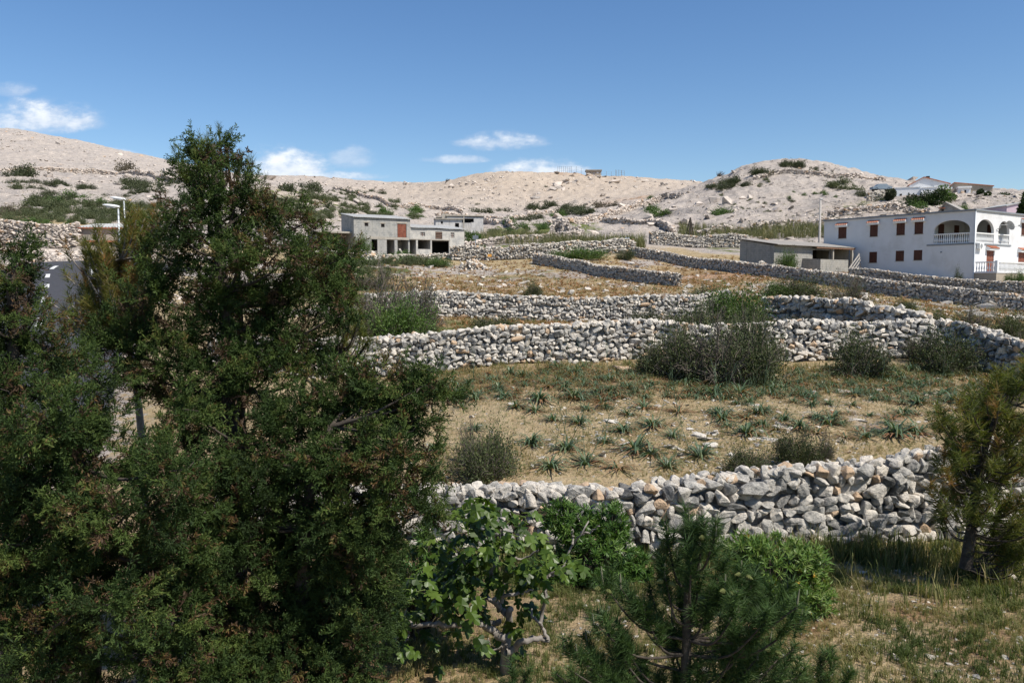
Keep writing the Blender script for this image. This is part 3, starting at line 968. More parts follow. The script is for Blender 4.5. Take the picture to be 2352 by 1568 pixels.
def hill_wall(label, pts, h=1.2, th=0.65):
    h *= .75
    q = hit([a for a, b in pts], [b for a, b in pts])
    nodes = [(a, b, float(r[1])) for (a, b), r in zip(pts, q) if not np.isnan(r[0])]
    if len(nodes) >= 2:
        dry_wall(label, nodes, h, th, 0.75, 0.36, ROCK_LO, SP, GH, 0.12, tone0=0.62)


hill_wall('stone wall climbing the left hill below the bare pink ridge', [(-40, 396), (60, 395), (150, 398), (260, 402), (340, 412), (430, 424)], 1.8)
hill_wall('stone wall running down the slope above the concrete farm building', [(765, 436), (800, 446), (850, 462), (905, 476), (990, 487), (1060, 496)], 1.6)
hill_wall('stone wall round the valley bottom behind the small ruined farm', [(1000, 497), (1050, 500), (1110, 506), (1180, 508), (1240, 500), (1300, 492)], 1.4)
hill_wall('long stone wall rising from the valley towards the right hill', [(1255, 520), (1330, 513), (1400, 499), (1460, 482), (1515, 468), (1560, 461)], 1.7)
hill_wall('stone wall of the ruined enclosure below the right hill', [(1355, 524), (1420, 526), (1490, 528), (1545, 540)], 1.6)
hill_wall('stone wall between the reeds and the block shed on the lower right hill', [(1600, 540), (1680, 535), (1760, 528), (1880, 520), (1980, 512)], 1.3)
hill_wall('grey stone wall across the slope above the white house', [(1900, 505), (1980, 498), (2060, 492), (2130, 490)], 1.5)
hill_wall('reddish stone wall beside the small ruined farm', [(1108, 520), (1140, 527), (1175, 535)], 1.6)
hill_wall('terrace wall high on the right hill', [(1730, 412), (1800, 402), (1880, 408), (1960, 414), (2030, 420)], 1.1)

# ------------------------------------------------------------------ loose rocks
def ground_pts(n, x0, x1, y0, y1):
    q = hit(rng.uniform(x0, x1, n), rng.uniform(y0, y1, n))
    return q[~np.isnan(q[:, 0])]


def rubble(name, label, pts, size, lib, m, tone0, flat=0.6, kind='stuff', sink=0.1, warm=0.03):
    n = len(pts)
    geo = Geo()
    R = frames(np.stack([rng.normal(0, .25, n), rng.normal(0, .25, n), np.ones(n)], 1))
    sc3 = size[:, None] * np.stack([rng.uniform(.7, 1.3, n), rng.uniform(.7, 1.3, n), flat * rng.uniform(.5, 1.2, n)], 1)
    p = pts.copy(); p[:, 2] += sc3[:, 2] * (0.5 - sink - .2)
    tn = np.clip(rng.normal(tone0, .17, n), .08, .9); tn[rng.random(n) < warm] = .98
    scatter(geo, lib, p, R, sc3, tn)
    return tag(geo.obj(name, m), label, 'stones', None, kind)


q = ground_pts(15000, -60, 2420, 300, 560)
q = q[(q[:, 1] > 108) & (fbm(q[:, 0] / 20, q[:, 1] / 30, 3, 14) > .40)]
rubble('loose_rocks', 'countless pale limestone rocks strewn over the bare hillsides', q, q[:, 1] * np.exp(rng.normal(0, .45, len(q))) * 0.0018, ROCK_LO, SP, .58)
q = ground_pts(2600, -60, 2420, 395, 560)
q = q[(q[:, 1] > 108) & (fbm(q[:, 0] / 25, q[:, 1] / 25, 3, 8) > .5)]
rubble('boulders', 'larger limestone boulders standing out of the hillsides', q, q[:, 1] * np.exp(rng.normal(0, .4, len(q))) * 0.0048, ROCK_LO, SP, .5)
q = np.concatenate([ground_pts(1500, -50, 420, 574, 612), ground_pts(900, 0, 560, 612, 700)])
q = q[road_dist(q[:, 0], q[:, 1]) > 4.4]
rubble('gravel_bank_stones', 'pale rubble stones on the bank beside the road', q, rng.uniform(.12, .5, len(q)) * (q[:, 1] / 70), ROCK_LO, SP, .65)
q = ground_pts(3800, 930, 2400, 838, 1100)
q = q[(rng.random(len(q)) < (0.18 + 1.2 * np.clip(fbm(q[:, 0] / 3, q[:, 1] / 3, 3, 4) - .45, 0, 1) * 4 * sstep(-3, 7, q[:, 0])))]
rubble('field_pebbles', 'small pale stones strewn over the asphodel field', q, np.exp(rng.normal(-2.75, .5, len(q))), ROCK_LO, S, .5, .35, sink=.2)
q = ground_pts(2600, 950, 2352, 600, 735)
rubble('field_rubble', 'small pale stones strewn over the upper fields', q, np.exp(rng.normal(-1.5, .5, len(q))), ROCK_LO, SF, .62, .5)
q = ground_pts(700, 1250, 2400, 1290, 1560)
rubble('meadow_pebbles', 'small pebbles lying in the near grass', q, np.exp(rng.normal(-3.3, .5, len(q))), ROCK_LO, S, .6, .6)

# single flat slabs of bedrock showing in the asphodel field, and large rocks
for px, py, wpx, lab in [(1405, 962, 42, 'flat pale slab of rock between asphodels in the middle of the field'), (1268, 1019, 34, 'small pale rock slab just left of a leafy asphodel clump'),
                         (1545, 1022, 36, 'pale slab by the large asphodel clump near the wall'), (1605, 995, 60, 'broad pale rock outcrop behind an asphodel clump'),
                         (1632, 1018, 44, 'pale outcrop in front of the broad outcrop'), (1765, 1010, 62, 'cracked square rock behind the low thorn bushes'), (1790, 982, 38, 'long narrow pale slab right of the field centre'),
                         (1935, 892, 46, 'pale slab among dry asphodels far across the field'), (2010, 888, 40, 'pale slab next to the far slab'), (1965, 965, 50, 'pale outcrop towards the right of the field'),
                         (1730, 928, 30, 'rounded white stone on the open earth')]:
    p = hit(px, py)[0]
    sz = wpx / FPX * p[1]
    geo = Geo()
    n = 4
    pp = np.tile(p, (n, 1)); pp[:, 0] += rng.normal(0, sz * .3, n); pp[:, 1] += rng.normal(0, sz * .3, n); pp[:, 2] -= .02
    pp[0] = p - np.array([0, 0, .02])
    scatter(geo, ROCK_HI, pp, frames(np.stack([rng.normal(0, .12, n), rng.normal(0, .12, n), np.ones(n)], 1)), np.stack([sz * rng.uniform(.6, 1.1, n), sz * rng.uniform(.6, 1, n), .16 * rng.uniform(.7, 1.4, n)], 1) * np.array([1, .6, .5, .4])[:, None] * np.array([1, 1, .8]), .62)
    tag(geo.obj('rock_slab', S), lab, 'rock', 'rock slabs in the asphodel field')
for px, py, w, lab in [(1640, 468, 26, 'large square boulder on the slope of the right hill'), (1668, 480, 32, 'flat pale boulder right of the square boulder'), (1575, 524, 22, 'pointed boulder near the ruined enclosure'), (1490, 514, 24, 'blocky boulder in the ruined enclosure')]:
    p = hit(px, py)[0]; sz = w / FPX * p[1]
    geo = Geo()
    scatter(geo, ROCK_MID, p[None] + np.array([[0, 0, sz * .2]]), frames([[.1, .1, 1]]), np.array([[sz, sz * .8, sz * .75]]), .5)
    tag(geo.obj('boulder', SP), lab, 'boulder', 'large boulders on the right hill')
# heaps of stone
for px, py, rw, rh, n, lab, s0 in [(845, 588, 75, 14, 90, 'heap of orange and white stones in front of the concrete farm building', .45), (1752, 612, 30, 14, 130, 'stacked heap of small stones beside the block shed', .3),
                                   (1085, 606, 50, 12, 150, 'tumbled stone heap right of the concrete farm building', .42)]:
    p = hit(px, py + rh)[0]
    k = FPX / p[1]
    r = np.abs(rng.normal(0, .45, n)).clip(0, 1); a = rng.uniform(0, 6.28, n)
    x = p[0] + np.cos(a) * r * rw / k; y = p[1] + np.sin(a) * r * rw / k * .6
    z = G(x, y) + (1 - r) * rh * 2 / k * rng.random(n)
    geo = Geo()
    sz = s0 * rng.uniform(.5, 1.4, n)
    tn = np.clip(rng.normal(.7, .15, n), .2, .9); tn[rng.random(n) < .22] = .98
    scatter(geo, ROCK_LO, np.stack([x, y, z], 1), frames(rng.normal(size=(n, 3))), np.stack([sz, sz * .8, sz * .7], 1), tn)
    tag(geo.obj('stone_heap', SF), lab, 'stone heap')
# roofless ruin in the valley
p = hit(1290, 552)[0]
k = FPX / p[1]
geo = Geo()
for (ax, ay, bx, by, h0, h1) in [(-28, 0, -10, 1.5, 1.0, 3.2), (-10, 1.5, -3, 0, 3.2, 2.2), (3, 0, 40, -.5, 2.6, 1.2), (-3, 0, 3, 0, 1.2, 1.2), (40, -.5, 52, 5, 1.2, .8), (-10, 1.5, 10, 8, 2.8, 2.4), (10, 8, 50, 6, 2.6, 1.2)]:
    L = math.hypot((bx - ax) / k, by - ay)
    n = int(L * 30)
    f = rng.random(n); hh = (h0 + (h1 - h0) * f) * (0.8 + .3 * rng.random(n))
    x = p[0] + (ax + (bx - ax) * f) / k + rng.normal(0, .15, n); y = p[1] + ay + (by - ay) * f + rng.normal(0, .15, n)
    z0 = 0.0 if not (ax == -3 and bx == 3) else 1.9
    z = G(x, y) + rng.random(n) * hh + z0
    scatter(geo, ROCK_LO, np.stack([x, y, z], 1), frames(rng.normal(size=(n, 3))), rng.uniform(.35, .7, n), np.clip(rng.normal(.45, .15, n), .1, .9))
    tag_o = geo
tag(geo.obj('stone_ruin', SP), 'roofless ruin of rough stone with a dark doorway by the reeds', 'ruin')
# ------------------------------------------------------------------ buildings
def facade(geo, L0, L1, z0, z1, holes, th, mp, tone=0.5):
    """one wall leaf with rectangular openings; mp maps (along, depth, up) to building space"""
    xs = sorted({L0, L1, *[min(max(h[0], L0), L1) for h in holes], *[min(max(h[1], L0), L1) for h in holes]})
    zs = sorted({z0, z1, *[min(max(h[2], z0), z1) for h in holes], *[min(max(h[3], z0), z1) for h in holes]})
    nx, nz = len(xs) - 1, len(zs) - 1
    solid = np.ones((nx, nz), bool)
    for i in range(nx):
        for k in range(nz):
            cx, cz = (xs[i] + xs[i + 1]) / 2, (zs[k] + zs[k + 1]) / 2
            if any(h[0] < cx < h[1] and h[2] < cz < h[3] for h in holes):
                solid[i, k] = False
    Q = []
    for i in range(nx):
        for k in range(nz):
            if not solid[i, k]: continue
            a, b, c, d = xs[i], xs[i + 1], zs[k], zs[k + 1]
            Q.append([(a, 0, c), (b, 0, c), (b, 0, d), (a, 0, d)])
            Q.append([(a, th, c), (a, th, d), (b, th, d), (b, th, c)])
            if i == 0 or not solid[i - 1, k]: Q.append([(a, 0, c), (a, 0, d), (a, th, d), (a, th, c)])
            if i == nx - 1 or not solid[i + 1, k]: Q.append([(b, 0, c), (b, th, c), (b, th, d), (b, 0, d)])
            if k == 0 or not solid[i, k - 1]: Q.append([(a, 0, c), (a, th, c), (b, th, c), (b, 0, c)])
            if k == nz - 1 or not solid[i, k + 1]: Q.append([(a, 0, d), (b, 0, d), (b, th, d), (a, th, d)])
    V = np.array([mp(*p) for q in Q for p in q], float)
    geo.add(V, np.arange(len(V)).reshape(-1, 4), tone)


def MX(y0):           # wall facing the viewer (-y side), along x
    return lambda l, d, z: (l, y0 + d, z)


def MY(x0, s=1):      # end wall, along y, outer face at x0
    return lambda l, d, z: (x0 + s * d, l, z)


def mono_end(geo, x0, x1, y0, y1, z0, zf, zb, tone=0.5):
    """end wall whose top slopes from zf (front) to zb (back)"""
    V = [(x, y, z) for x in (x0, x1) for (y, z) in ((y0, z0), (y1, z0), (y1, zb), (y0, zf))]
    geo.add(V, [(0, 1, 2, 3), (4, 7, 6, 5), (0, 4, 5, 1), (1, 5, 6, 2), (2, 6, 7, 3), (3, 7, 4, 0)], tone)


def corrugated(x0, x1, y0, y1, zf, zb, th=0.05, pitch=0.22, amp=0.028, sag=0.0):
    n = int((x1 - x0) / pitch * 6)
    x = np.linspace(x0, x1, n + 1)
    z = np.sin(x / pitch * 2 * np.pi) * amp
    geo = Geo()
    ys = np.linspace(y0, y1, 5)
    rows = []
    for y in ys:
        f = (y - y0) / (y1 - y0)
        zz = zf + (zb - zf) * f + z + sag * np.sin(x * 1.3 + f * 2) * .5
        rows.append(np.stack([x, np.full_like(x, y), zz], 1))
    top = np.stack(rows)
    bot = top.copy(); bot[:, :, 2] -= th
    I = np.arange(top.shape[0] * top.shape[1]).reshape(top.shape[:2])
    geo.add(top.reshape(-1, 3), np.stack([I[:-1, :-1], I[:-1, 1:], I[1:, 1:], I[1:, :-1]], -1).reshape(-1, 4))
    geo.add(bot.reshape(-1, 3), np.stack([I[:-1, :-1], I[1:, :-1], I[1:, 1:], I[:-1, 1:]], -1).reshape(-1, 4))
    fr = np.concatenate([top[0], bot[0]]); m = len(x); j = np.arange(m - 1)
    geo.add(fr, np.stack([j, j + m, j + m + 1, j + 1], 1))
    bk = np.concatenate([top[-1], bot[-1]])
    geo.add(bk, np.stack([j, j + 1, j + m + 1, j + m], 1))
    for k in (0, -1):
        e = np.concatenate([top[:, k], bot[:, k]])
        i5 = np.arange(4)
        geo.add(e, np.stack([i5, i5 + 1, i5 + 6, i5 + 5], 1))
    return geo


def part(name, m, parent, *boxes, label=None):
    geo = Geo()
    for b in boxes:
        box(geo, *b)
    o = geo.obj(name, m, parent)
    if label: o['label'] = label
    return o


def planks(name, m, parent, x0, x1, y, z0, z1, n, th=0.05, horizontal=False, gap=0.012, label=None):
    geo = Geo()
    for i in range(n):
        j = rng.uniform(0, .01)
        if horizontal:
            a = z0 + (z1 - z0) * i / n; b = z0 + (z1 - z0) * (i + 1) / n
            box(geo, x0, x1, y - j, y + th, a + gap, b - gap, rng.random())
        else:
            a = x0 + (x1 - x0) * i / n; b = x0 + (x1 - x0) * (i + 1) / n
            box(geo, a + gap, b - gap, y - j, y + th, z0, z1, rng.random())
    o = geo.obj(name, m, parent)
    if label: o['label'] = label
    return o


# ---- concrete farm building in the middle distance
fb = empty('farm_building', (-19.5, 100.0, 8.0), math.radians(30), 'unfinished grey concrete farm building with red door and open bays at ground level', 'farm building')
D = 4.8
geo = Geo()
U_H = [(1.39, 1.88, 3.6, 4.05), (3.55, 4.03, 3.55, 4.0), (5.73, 6.98, 2.36, 4.1), (2.26, 3.06, -.2, 2.0), (4.28, 5.33, -.2, 2.12), (5.73, 7.5, -.2, 2.12)]
facade(geo, 0, 7.5, -1, 4.62, U_H, 0.22, MX(0))
mono_end(geo, 0.0, 0.22, 0.22, D - .2, -1, 4.62, 5.35)
mono_end(geo, 7.28, 7.5, 0.22, D - .2, -1, 4.62, 5.35)
facade(geo, 0, 7.5, -1, 5.35, [], 0.2, MX(D - .2))
geo.obj('wall', M['block'], fb)['label'] = 'grey block walls of the two storey part'
geo = Geo()
L_H = [(7.5, 8.28, -.2, 2.12), (8.53, 10.3, .95, 2.12), (10.5, 12.98, -.2, 2.12), (8.9, 9.55, 2.6, 3.1), (11.0, 12.0, 2.3, 3.25), (13.2, 13.75, 2.5, 3.2)]
facade(geo, 7.5, 15.2, -1, 3.6, L_H, 0.22, MX(0.0))
mono_end(geo, 14.98, 15.2, 0.22, D - .2, -1, 3.6, 4.3)
facade(geo, 7.5, 15.2, -1, 4.3, [], 0.2, MX(D - .2))
geo.obj('wall', M['block_pale'], fb)['label'] = 'pale plastered walls of the lower part'
corrugated(-.1, 7.62, -.22, D + .15, 4.72, 5.5).obj('roof', M['fibro'], fb, True)
corrugated(7.64, 15.35, -.22, D + .15, 3.72, 4.45, sag=.05).obj('roof', M['fibro'], fb, True)
part('floor_slab', M['cement'], fb, (0.23, 7.27, 0.23, D - .21, 2.14, 2.30), (7.51, 14.97, .23, D - .21, 2.14, 2.30))
part('lintel_band', M['cement'], fb, (2.1, 7.3, -.03, -.002, 2.05, 2.36), (7.55, 13.1, -.03, -.002, 2.14, 2.25), (1.24, 2.03, -.02, -.002, 4.05, 4.2), (3.4, 4.18, -.02, -.002, 4.0, 4.15), (5.6, 7.1, -.02, -.002, 4.1, 4.3))
part('partition', M['block_pale'], fb, (4.0, 4.15, .23, D - .25, -1, 2.13), (5.45, 5.6, .23, D - .25, -1, 2.13), (8.35, 8.5, .23, D - .25, -1, 2.13), (10.33, 10.48, .23, D - .25, -1, 2.13), (4.2, 8.3, 2.5, 2.6, -1, 2.13))
part('bay_shade_sheet', M['dark'], fb, (0.3, 14.9, 3.9, 4.0, -1, 2.13))  # added near-black sheet, shade of the open bays put into its colour
part('earth_floor', M['cement'], fb, (.23, 14.97, .0, D - .3, -.4, -.1))
planks('red_door', M['shutter_red'], fb, 5.78, 6.93, .05, 2.38, 4.08, 7)
for a, b, c, d in ((1.39, 1.88, 3.6, 4.05), (3.55, 4.03, 3.55, 4.0)):
    w_ = part('window', M['dark'], fb, (a, b, .16, .2, c, d))
    part('window_frame', M['wood_dark'], w_, (a, b, .08, .14, d - .05, d), (a, a + .05, .08, .14, c, d - .052), (b - .05, b, .08, .14, c, d - .052))
planks('shutter', M['wood_dark'], fb, 11.05, 11.95, .06, 2.32, 3.22, 4, horizontal=True, gap=.05)
for a, b, c, d in ((8.92, 9.53, 2.62, 3.08), (13.22, 13.73, 2.52, 3.18)):
    w_ = part('window', M['wood_pale'], fb, (a, b, .12, .16, c, d))
    part('window_frame', M['wood_dark'], w_, ((a + b) / 2 - .03, (a + b) / 2 + .03, .06, .11, c, d), (a, b, .06, .11, (c + d) / 2 - .02, (c + d) / 2 + .03))
geo = Geo()
for k in range(4):
    box(geo, 2.28, 3.04, .03, .08, .05 + k * .15, .12 + k * .15)
geo.obj('low_gate', M['wood_pale'], fb)
# lean-to on its left
lt = empty('lean_to', (-19.5, 100.0, 8.0), math.radians(30), 'low open lean-to with a flat roof against the dark end of the concrete farm building', 'lean-to')
geo = Geo()
mono_end(geo, -4.5, -4.28, 1.2, 4.6, -1, 2.55, 2.7)
facade(geo, -4.28, -.06, -1, 2.7, [(-2.9, -2.0, 1.2, 2.0), (-1.3, -.4, -.2, 2.0)], .2, MX(4.4))
geo.obj('wall', M['block'], lt)
part('roof_slab', M['cement'], lt, (-4.7, -.05, .7, 4.7, 2.71, 2.92))
part('door', M['shutter_red'], lt, (-1.3, -.4, 4.45, 4.5, -.2, 2.0))
part('window', M['dark'], lt, (-2.9, -2.0, 4.5, 4.55, 1.2, 2.0))
part('sheet_metal_panel', M['wood_pale'], lt, (-2.95, -1.95, 4.33, 4.38, -.1, 1.15))
geo = Geo()
pl = rng.normal(size=(40, 3)) * (.35, .3, .18) + (-2.9, 3.0, .1)
scatter(geo, ROCK_LO, pl, frames(rng.normal(size=(40, 3))), rng.uniform(.2, .5, 40), .1)
o = geo.obj('rubbish_heap', M['rust']); o.location = lt.location; o.rotation_euler = lt.rotation_euler
tag(o, 'dark heap of scrap lying under the lean-to', 'scrap heap')
geo = Geo(); bar(geo, (6.6, -.25, -.2), (6.2, .5, .95), .35, .04)
o = geo.obj('loose_board', M['wood_pale']); o.location = fb.location; o.rotation_euler = fb.rotation_euler
tag(o, 'pale board leaning inside an open bay of the concrete farm building', 'board')

# ---- small ruined farm behind it
q = P(1062, 524, 140)
sf = empty('small_farm', (q.x - 4.6, q.y, q.z - .2), math.radians(10), 'small whitish ruined farm with flat roofs behind the concrete farm building', 'farm building')
geo = Geo()
facade(geo, 0, 4.6, -1.5, 1.75, [(.9, 1.25, .95, 1.4), (3.35, 4.05, -1, 1.1)], .25, MX(0))
mono_end(geo, 0, .25, .25, 4, -1.5, 1.75, 1.9)
facade(geo, 2.2, 8.6, -1.5, 2.35, [(2.9, 6.9, 1.35, 2.1)], .25, MX(2.2))
facade(geo, 6.2, 7.05, -1, 1.35, [], .25, MX(.8))
mono_end(geo, 8.35, 8.6, 2.45, 6, -1.5, 2.3, 2.5)
geo.obj('wall', M['block_white'], sf)
part('roof_slab', M['cement'], sf, (-.2, 4.8, -.3, 2.19, 1.76, 1.9), (2.0, 8.8, 2.0, 6.2, 2.5, 2.68))
part('room_shade_sheet', M['dark'], sf, (.3, 8.3, 3.2, 3.3, -1.5, 2.4), (.3, 4.5, 1.2, 1.3, -1.5, 1.7))  # near-black sheets behind the openings, coloured as the shade inside
part('chimney', M['cement'], sf, (1.3, 2.4, 2.5, 3.3, 1.9, 2.9))
part('post', M['cement'], sf, (4.75, 4.95, -.25, -.05, -1.5, 2.2))

# ---- small house by the road, far left
q = P(181, 585, 80)
lh = empty('roadside_house', (q.x, q.y, q.z), math.radians(4), 'small beige house with corrugated roof behind the street lamps', 'house')
geo = Geo()
facade(geo, 0, 8, -1.5, 2.62, [(1.35, 2.0, 1.55, 2.0), (4.3, 5.2, 1.3, 2.05)], .25, MX(0))
mono_end(geo, 0, .25, .25, 4, -1.5, 2.62, 3.2)
mono_end(geo, 7.75, 8, .25, 4, -1.5, 2.62, 3.2)
geo.obj('wall', M['cement'], lh)
corrugated(-.15, 8.1, -.3, 4.2, 2.72, 3.35, pitch=.3, amp=.04).obj('roof', M['fibro'], lh, True)
part('fascia', M['tile'], lh, (-.14, 8.1, -.29, -.22, 2.56, 2.68))
part('porch_roof', M['tile'], lh, (1.4, 7.2, -2.0, -.01, 1.15, 1.3))
part('porch_post', M['beige'], lh, (3.9, 4.5, -1.6, -1.0, -1.5, 1.14))
part('porch_post', M['beige'], lh, (6.6, 6.9, -1.6, -1.3, -1.5, 1.14))
part('shaded_door', M['shutter_red'], lh, (2.0, 3.4, -.06, -.01, -1, 1.0))
for a, b, c, d in ((1.35, 2.0, 1.55, 2.0), (4.3, 5.2, 1.3, 2.05)):
    part('window', M['dark'], lh, (a, b, .15, .2, c, d))

# ---- block shed by the white house
A35 = math.radians(35.2)
sh = empty('block_shed', (25.9, 80.0, 5.9), A35, 'long low shed of concrete blocks with a lean roof in front of the white house', 'shed')
geo = Geo()
mono_end(geo, 0, .2, 0.2, 4.2, -2, 2.35, 3.05)
facade(geo, 0, 6.2, -2, 2.35, [], .2, MX(0))
facade(geo, 6.2, 9.6, -2, 2.2, [(6.3, 9.4, 1.0, 2.05)], .2, MX(0))
mono_end(geo, 12.7, 12.9, 0, 4.2, -2, 2.3, 3.0)
facade(geo, 0.2, 12.7, -2, 3.05, [], .2, MX(4.0))
mono_end(geo, 4.6, 4.8, -1.9, 0, -2, 1.0, 1.15)
facade(geo, 4.6, 9.4, -2, 1.0, [], .2, MX(-2.1))
geo.obj('wall', M['block_dark'], sh)
corrugated(-.2, 13.3, -.55, 4.4, 2.42, 3.2, pitch=.25, amp=.02).obj('roof', M['fibro_brown'], sh, True)
part('eave_beam', M['rust'], sh, (6.3, 13.2, -.5, -.38, 2.2, 2.38))
part('post', M['cement'], sh, (9.42, 9.62, -.3, -.1, -2, 2.2))
part('post', M['cement'], sh, (12.7, 12.95, -.45, -.2, -2, 2.2))
part('bay_shade_sheet', M['dark'], sh, (6.3, 12.6, 3.85, 3.95, -2, 2.5))  # sheet added before the block wall, painted dark as the bay's shade

# gate, pen fence, corrugated sheet, board, by the shed
def at_shed(l, d, z):
    return sh.matrix_basis @ Vector((l, d, z)) if False else Vector((25.9 + l * math.cos(A35) - d * math.sin(A35), 80 + l * math.sin(A35) + d * math.cos(A35), 5.9 + z))


geo = Geo()
a0, a1 = Vector((9.3, -1.6, -1.1)), Vector((12.6, -1.3, 1.35))
for k in range(5):
    o_ = Vector((.13 * k, -.04, -.34 * k + .35))
    bar(geo, at_shed(*(a0 + o_)), at_shed(*(a1 + o_)), .06, .14)
for f in (.02, .5, .97):
    c0 = a0.lerp(a1, f)
    bar(geo, at_shed(c0.x, c0.y, c0.z + .5), at_shed(c0.x + .55, c0.y, c0.z - 1.15), .09)
tag(geo.obj('wooden_gate', M['wood_pale']), 'pale slatted wooden gate propped up askew before the shed', 'gate')
geo = Geo()
for k in range(26):
    bar(geo, at_shed(12.2 + k * .3, -3.2, -1.6), at_shed(12.2 + k * .3, -3.2, -.25), .05)
bar(geo, at_shed(12.1, -3.2, -.3), at_shed(19.9, -3.2, -.3), .06)
bar(geo, at_shed(12.1, -3.2, -1.0), at_shed(19.9, -3.2, -1.0), .05)
tag(geo.obj('pen_fence', M['steel']), 'thin grey railing of an animal pen right of the shed', 'fence')
geo = corrugated(0, 3.2, 0, 1.5, 0, 0, pitch=.3, amp=.05)
o = geo.obj('corrugated_sheet', M['rust'])
o.location = at_shed(5.6, -3.4, -1.6); o.rotation_euler = (math.radians(62), 0, A35)
tag(o, 'rusty corrugated sheet leaning on the front of the block shed', 'sheet')
q = hit(2150, 623)[0]
geo = Geo(); box(geo, -3.4, 3.4, -.15, .15, 0, .22)
o = geo.obj('concrete_beam', M['cement']); o.location = (q[0], q[1], q[2] + .05); o.rotation_euler = (0, .06, math.radians(-32))
tag(o, 'long concrete beam lying in the dry grass below the white house', 'beam')

# ---- big white house
WZ = 4.95
wh = empty('white_house', (44.5, 78.0, WZ), A35, 'large white two storey house with arched balconies and brown shutters', 'house')
ZT = 6.5
LW = 16.2
geo = Geo()
RW = [(-.0, 0, 0, 0)]
B1 = (.46, 3.93, 3.43, 5.72)                     # balcony opening of the long side
B2, B3 = (.38, 3.9, 3.43, 5.75), (4.84, 7.2, 3.43, 5.75)
side_win = [(13.5, 14.5, 4.5, 5.75), (9.87, 10.77, 4.52, 5.78), (6.92, 7.83, 4.53, 5.78), (5.02, 5.92, 4.54, 5.78)]
side_low = [(9.87, 10.77, 1.75, 2.9), (6.92, 7.83, 1.85, 2.92), (5.02, 5.92, 1.9, 2.92)]
facade(geo, .25, LW, -2, ZT, [B1] + side_win + side_low, .25, MY(0))
fr_win = [(9.84, 10.95, 4.5, 5.78), (9.4, 10.9, 1.5, 2.75), (2.57, 4.1, .6, 2.78), (13.5, 14.6, 4.5, 5.78)]
facade(geo, 0, 17, -2, ZT, [B2, B3] + fr_win, .25, MX(0))
facade(geo, 0.25, 17, -2, ZT, [], .25, MX(LW))
facade(geo, .25, LW, -2, ZT, [], .25, MY(16.75))
# loggia recess behind the arches
facade(geo, .25, 4.6, 3.45, ZT - .1, [], .2, MY(7.6))
facade(geo, .25, 7.6, 3.45, ZT - .1, [], .2, MX(4.6))


def arch(a, b, zs, zt, mp, th):
    """masonry between a round arch and the rectangle round it"""
    n = 14
    rx = (b - a) / 2; cx = (a + b) / 2; rz = zt - zs
    for sgn in (-1, 1):
        ang = np.linspace(0, np.pi / 2, n)
        px = cx + sgn * rx * np.cos(ang); pz = zs + rz * np.sin(ang)
        for i in range(n - 1):
            Q = [(px[i], pz[i]), (px[i + 1], pz[i + 1]), (px[i + 1], zt + .001), (px[i], zt + .001)]
            V = [mp(x, d, z) for d in (0.0, th) for x, z in Q]
            geo.add(V, [(0, 1, 2, 3), (4, 7, 6, 5), (0, 4, 5, 1)], .5)


arch(B1[0], B1[1], 4.75, 5.719, MY(0.0), .25)
arch(B2[0], B2[1], 4.6, 5.749, MX(0.0), .25)
arch(B3[0], B3[1], 4.7, 5.749, MX(0.0), .25)
geo.obj('wall', M['white'], wh)
part('roof_slab', M['grey_trim'], wh, (-.14, 17.2, -.14, LW + .14, ZT + .002, ZT + .16))
part('balcony_floor', M['grey_trim'], wh, (-.06, 7.58, -.06, 4.58, 3.28, 3.43))
geo = Geo(); tube(geo, [(-.06, -.06, -1.0), (-.06, -.06, ZT)], .05, 8)
geo.obj('downpipe', M['white_metal'], wh, smooth=True)


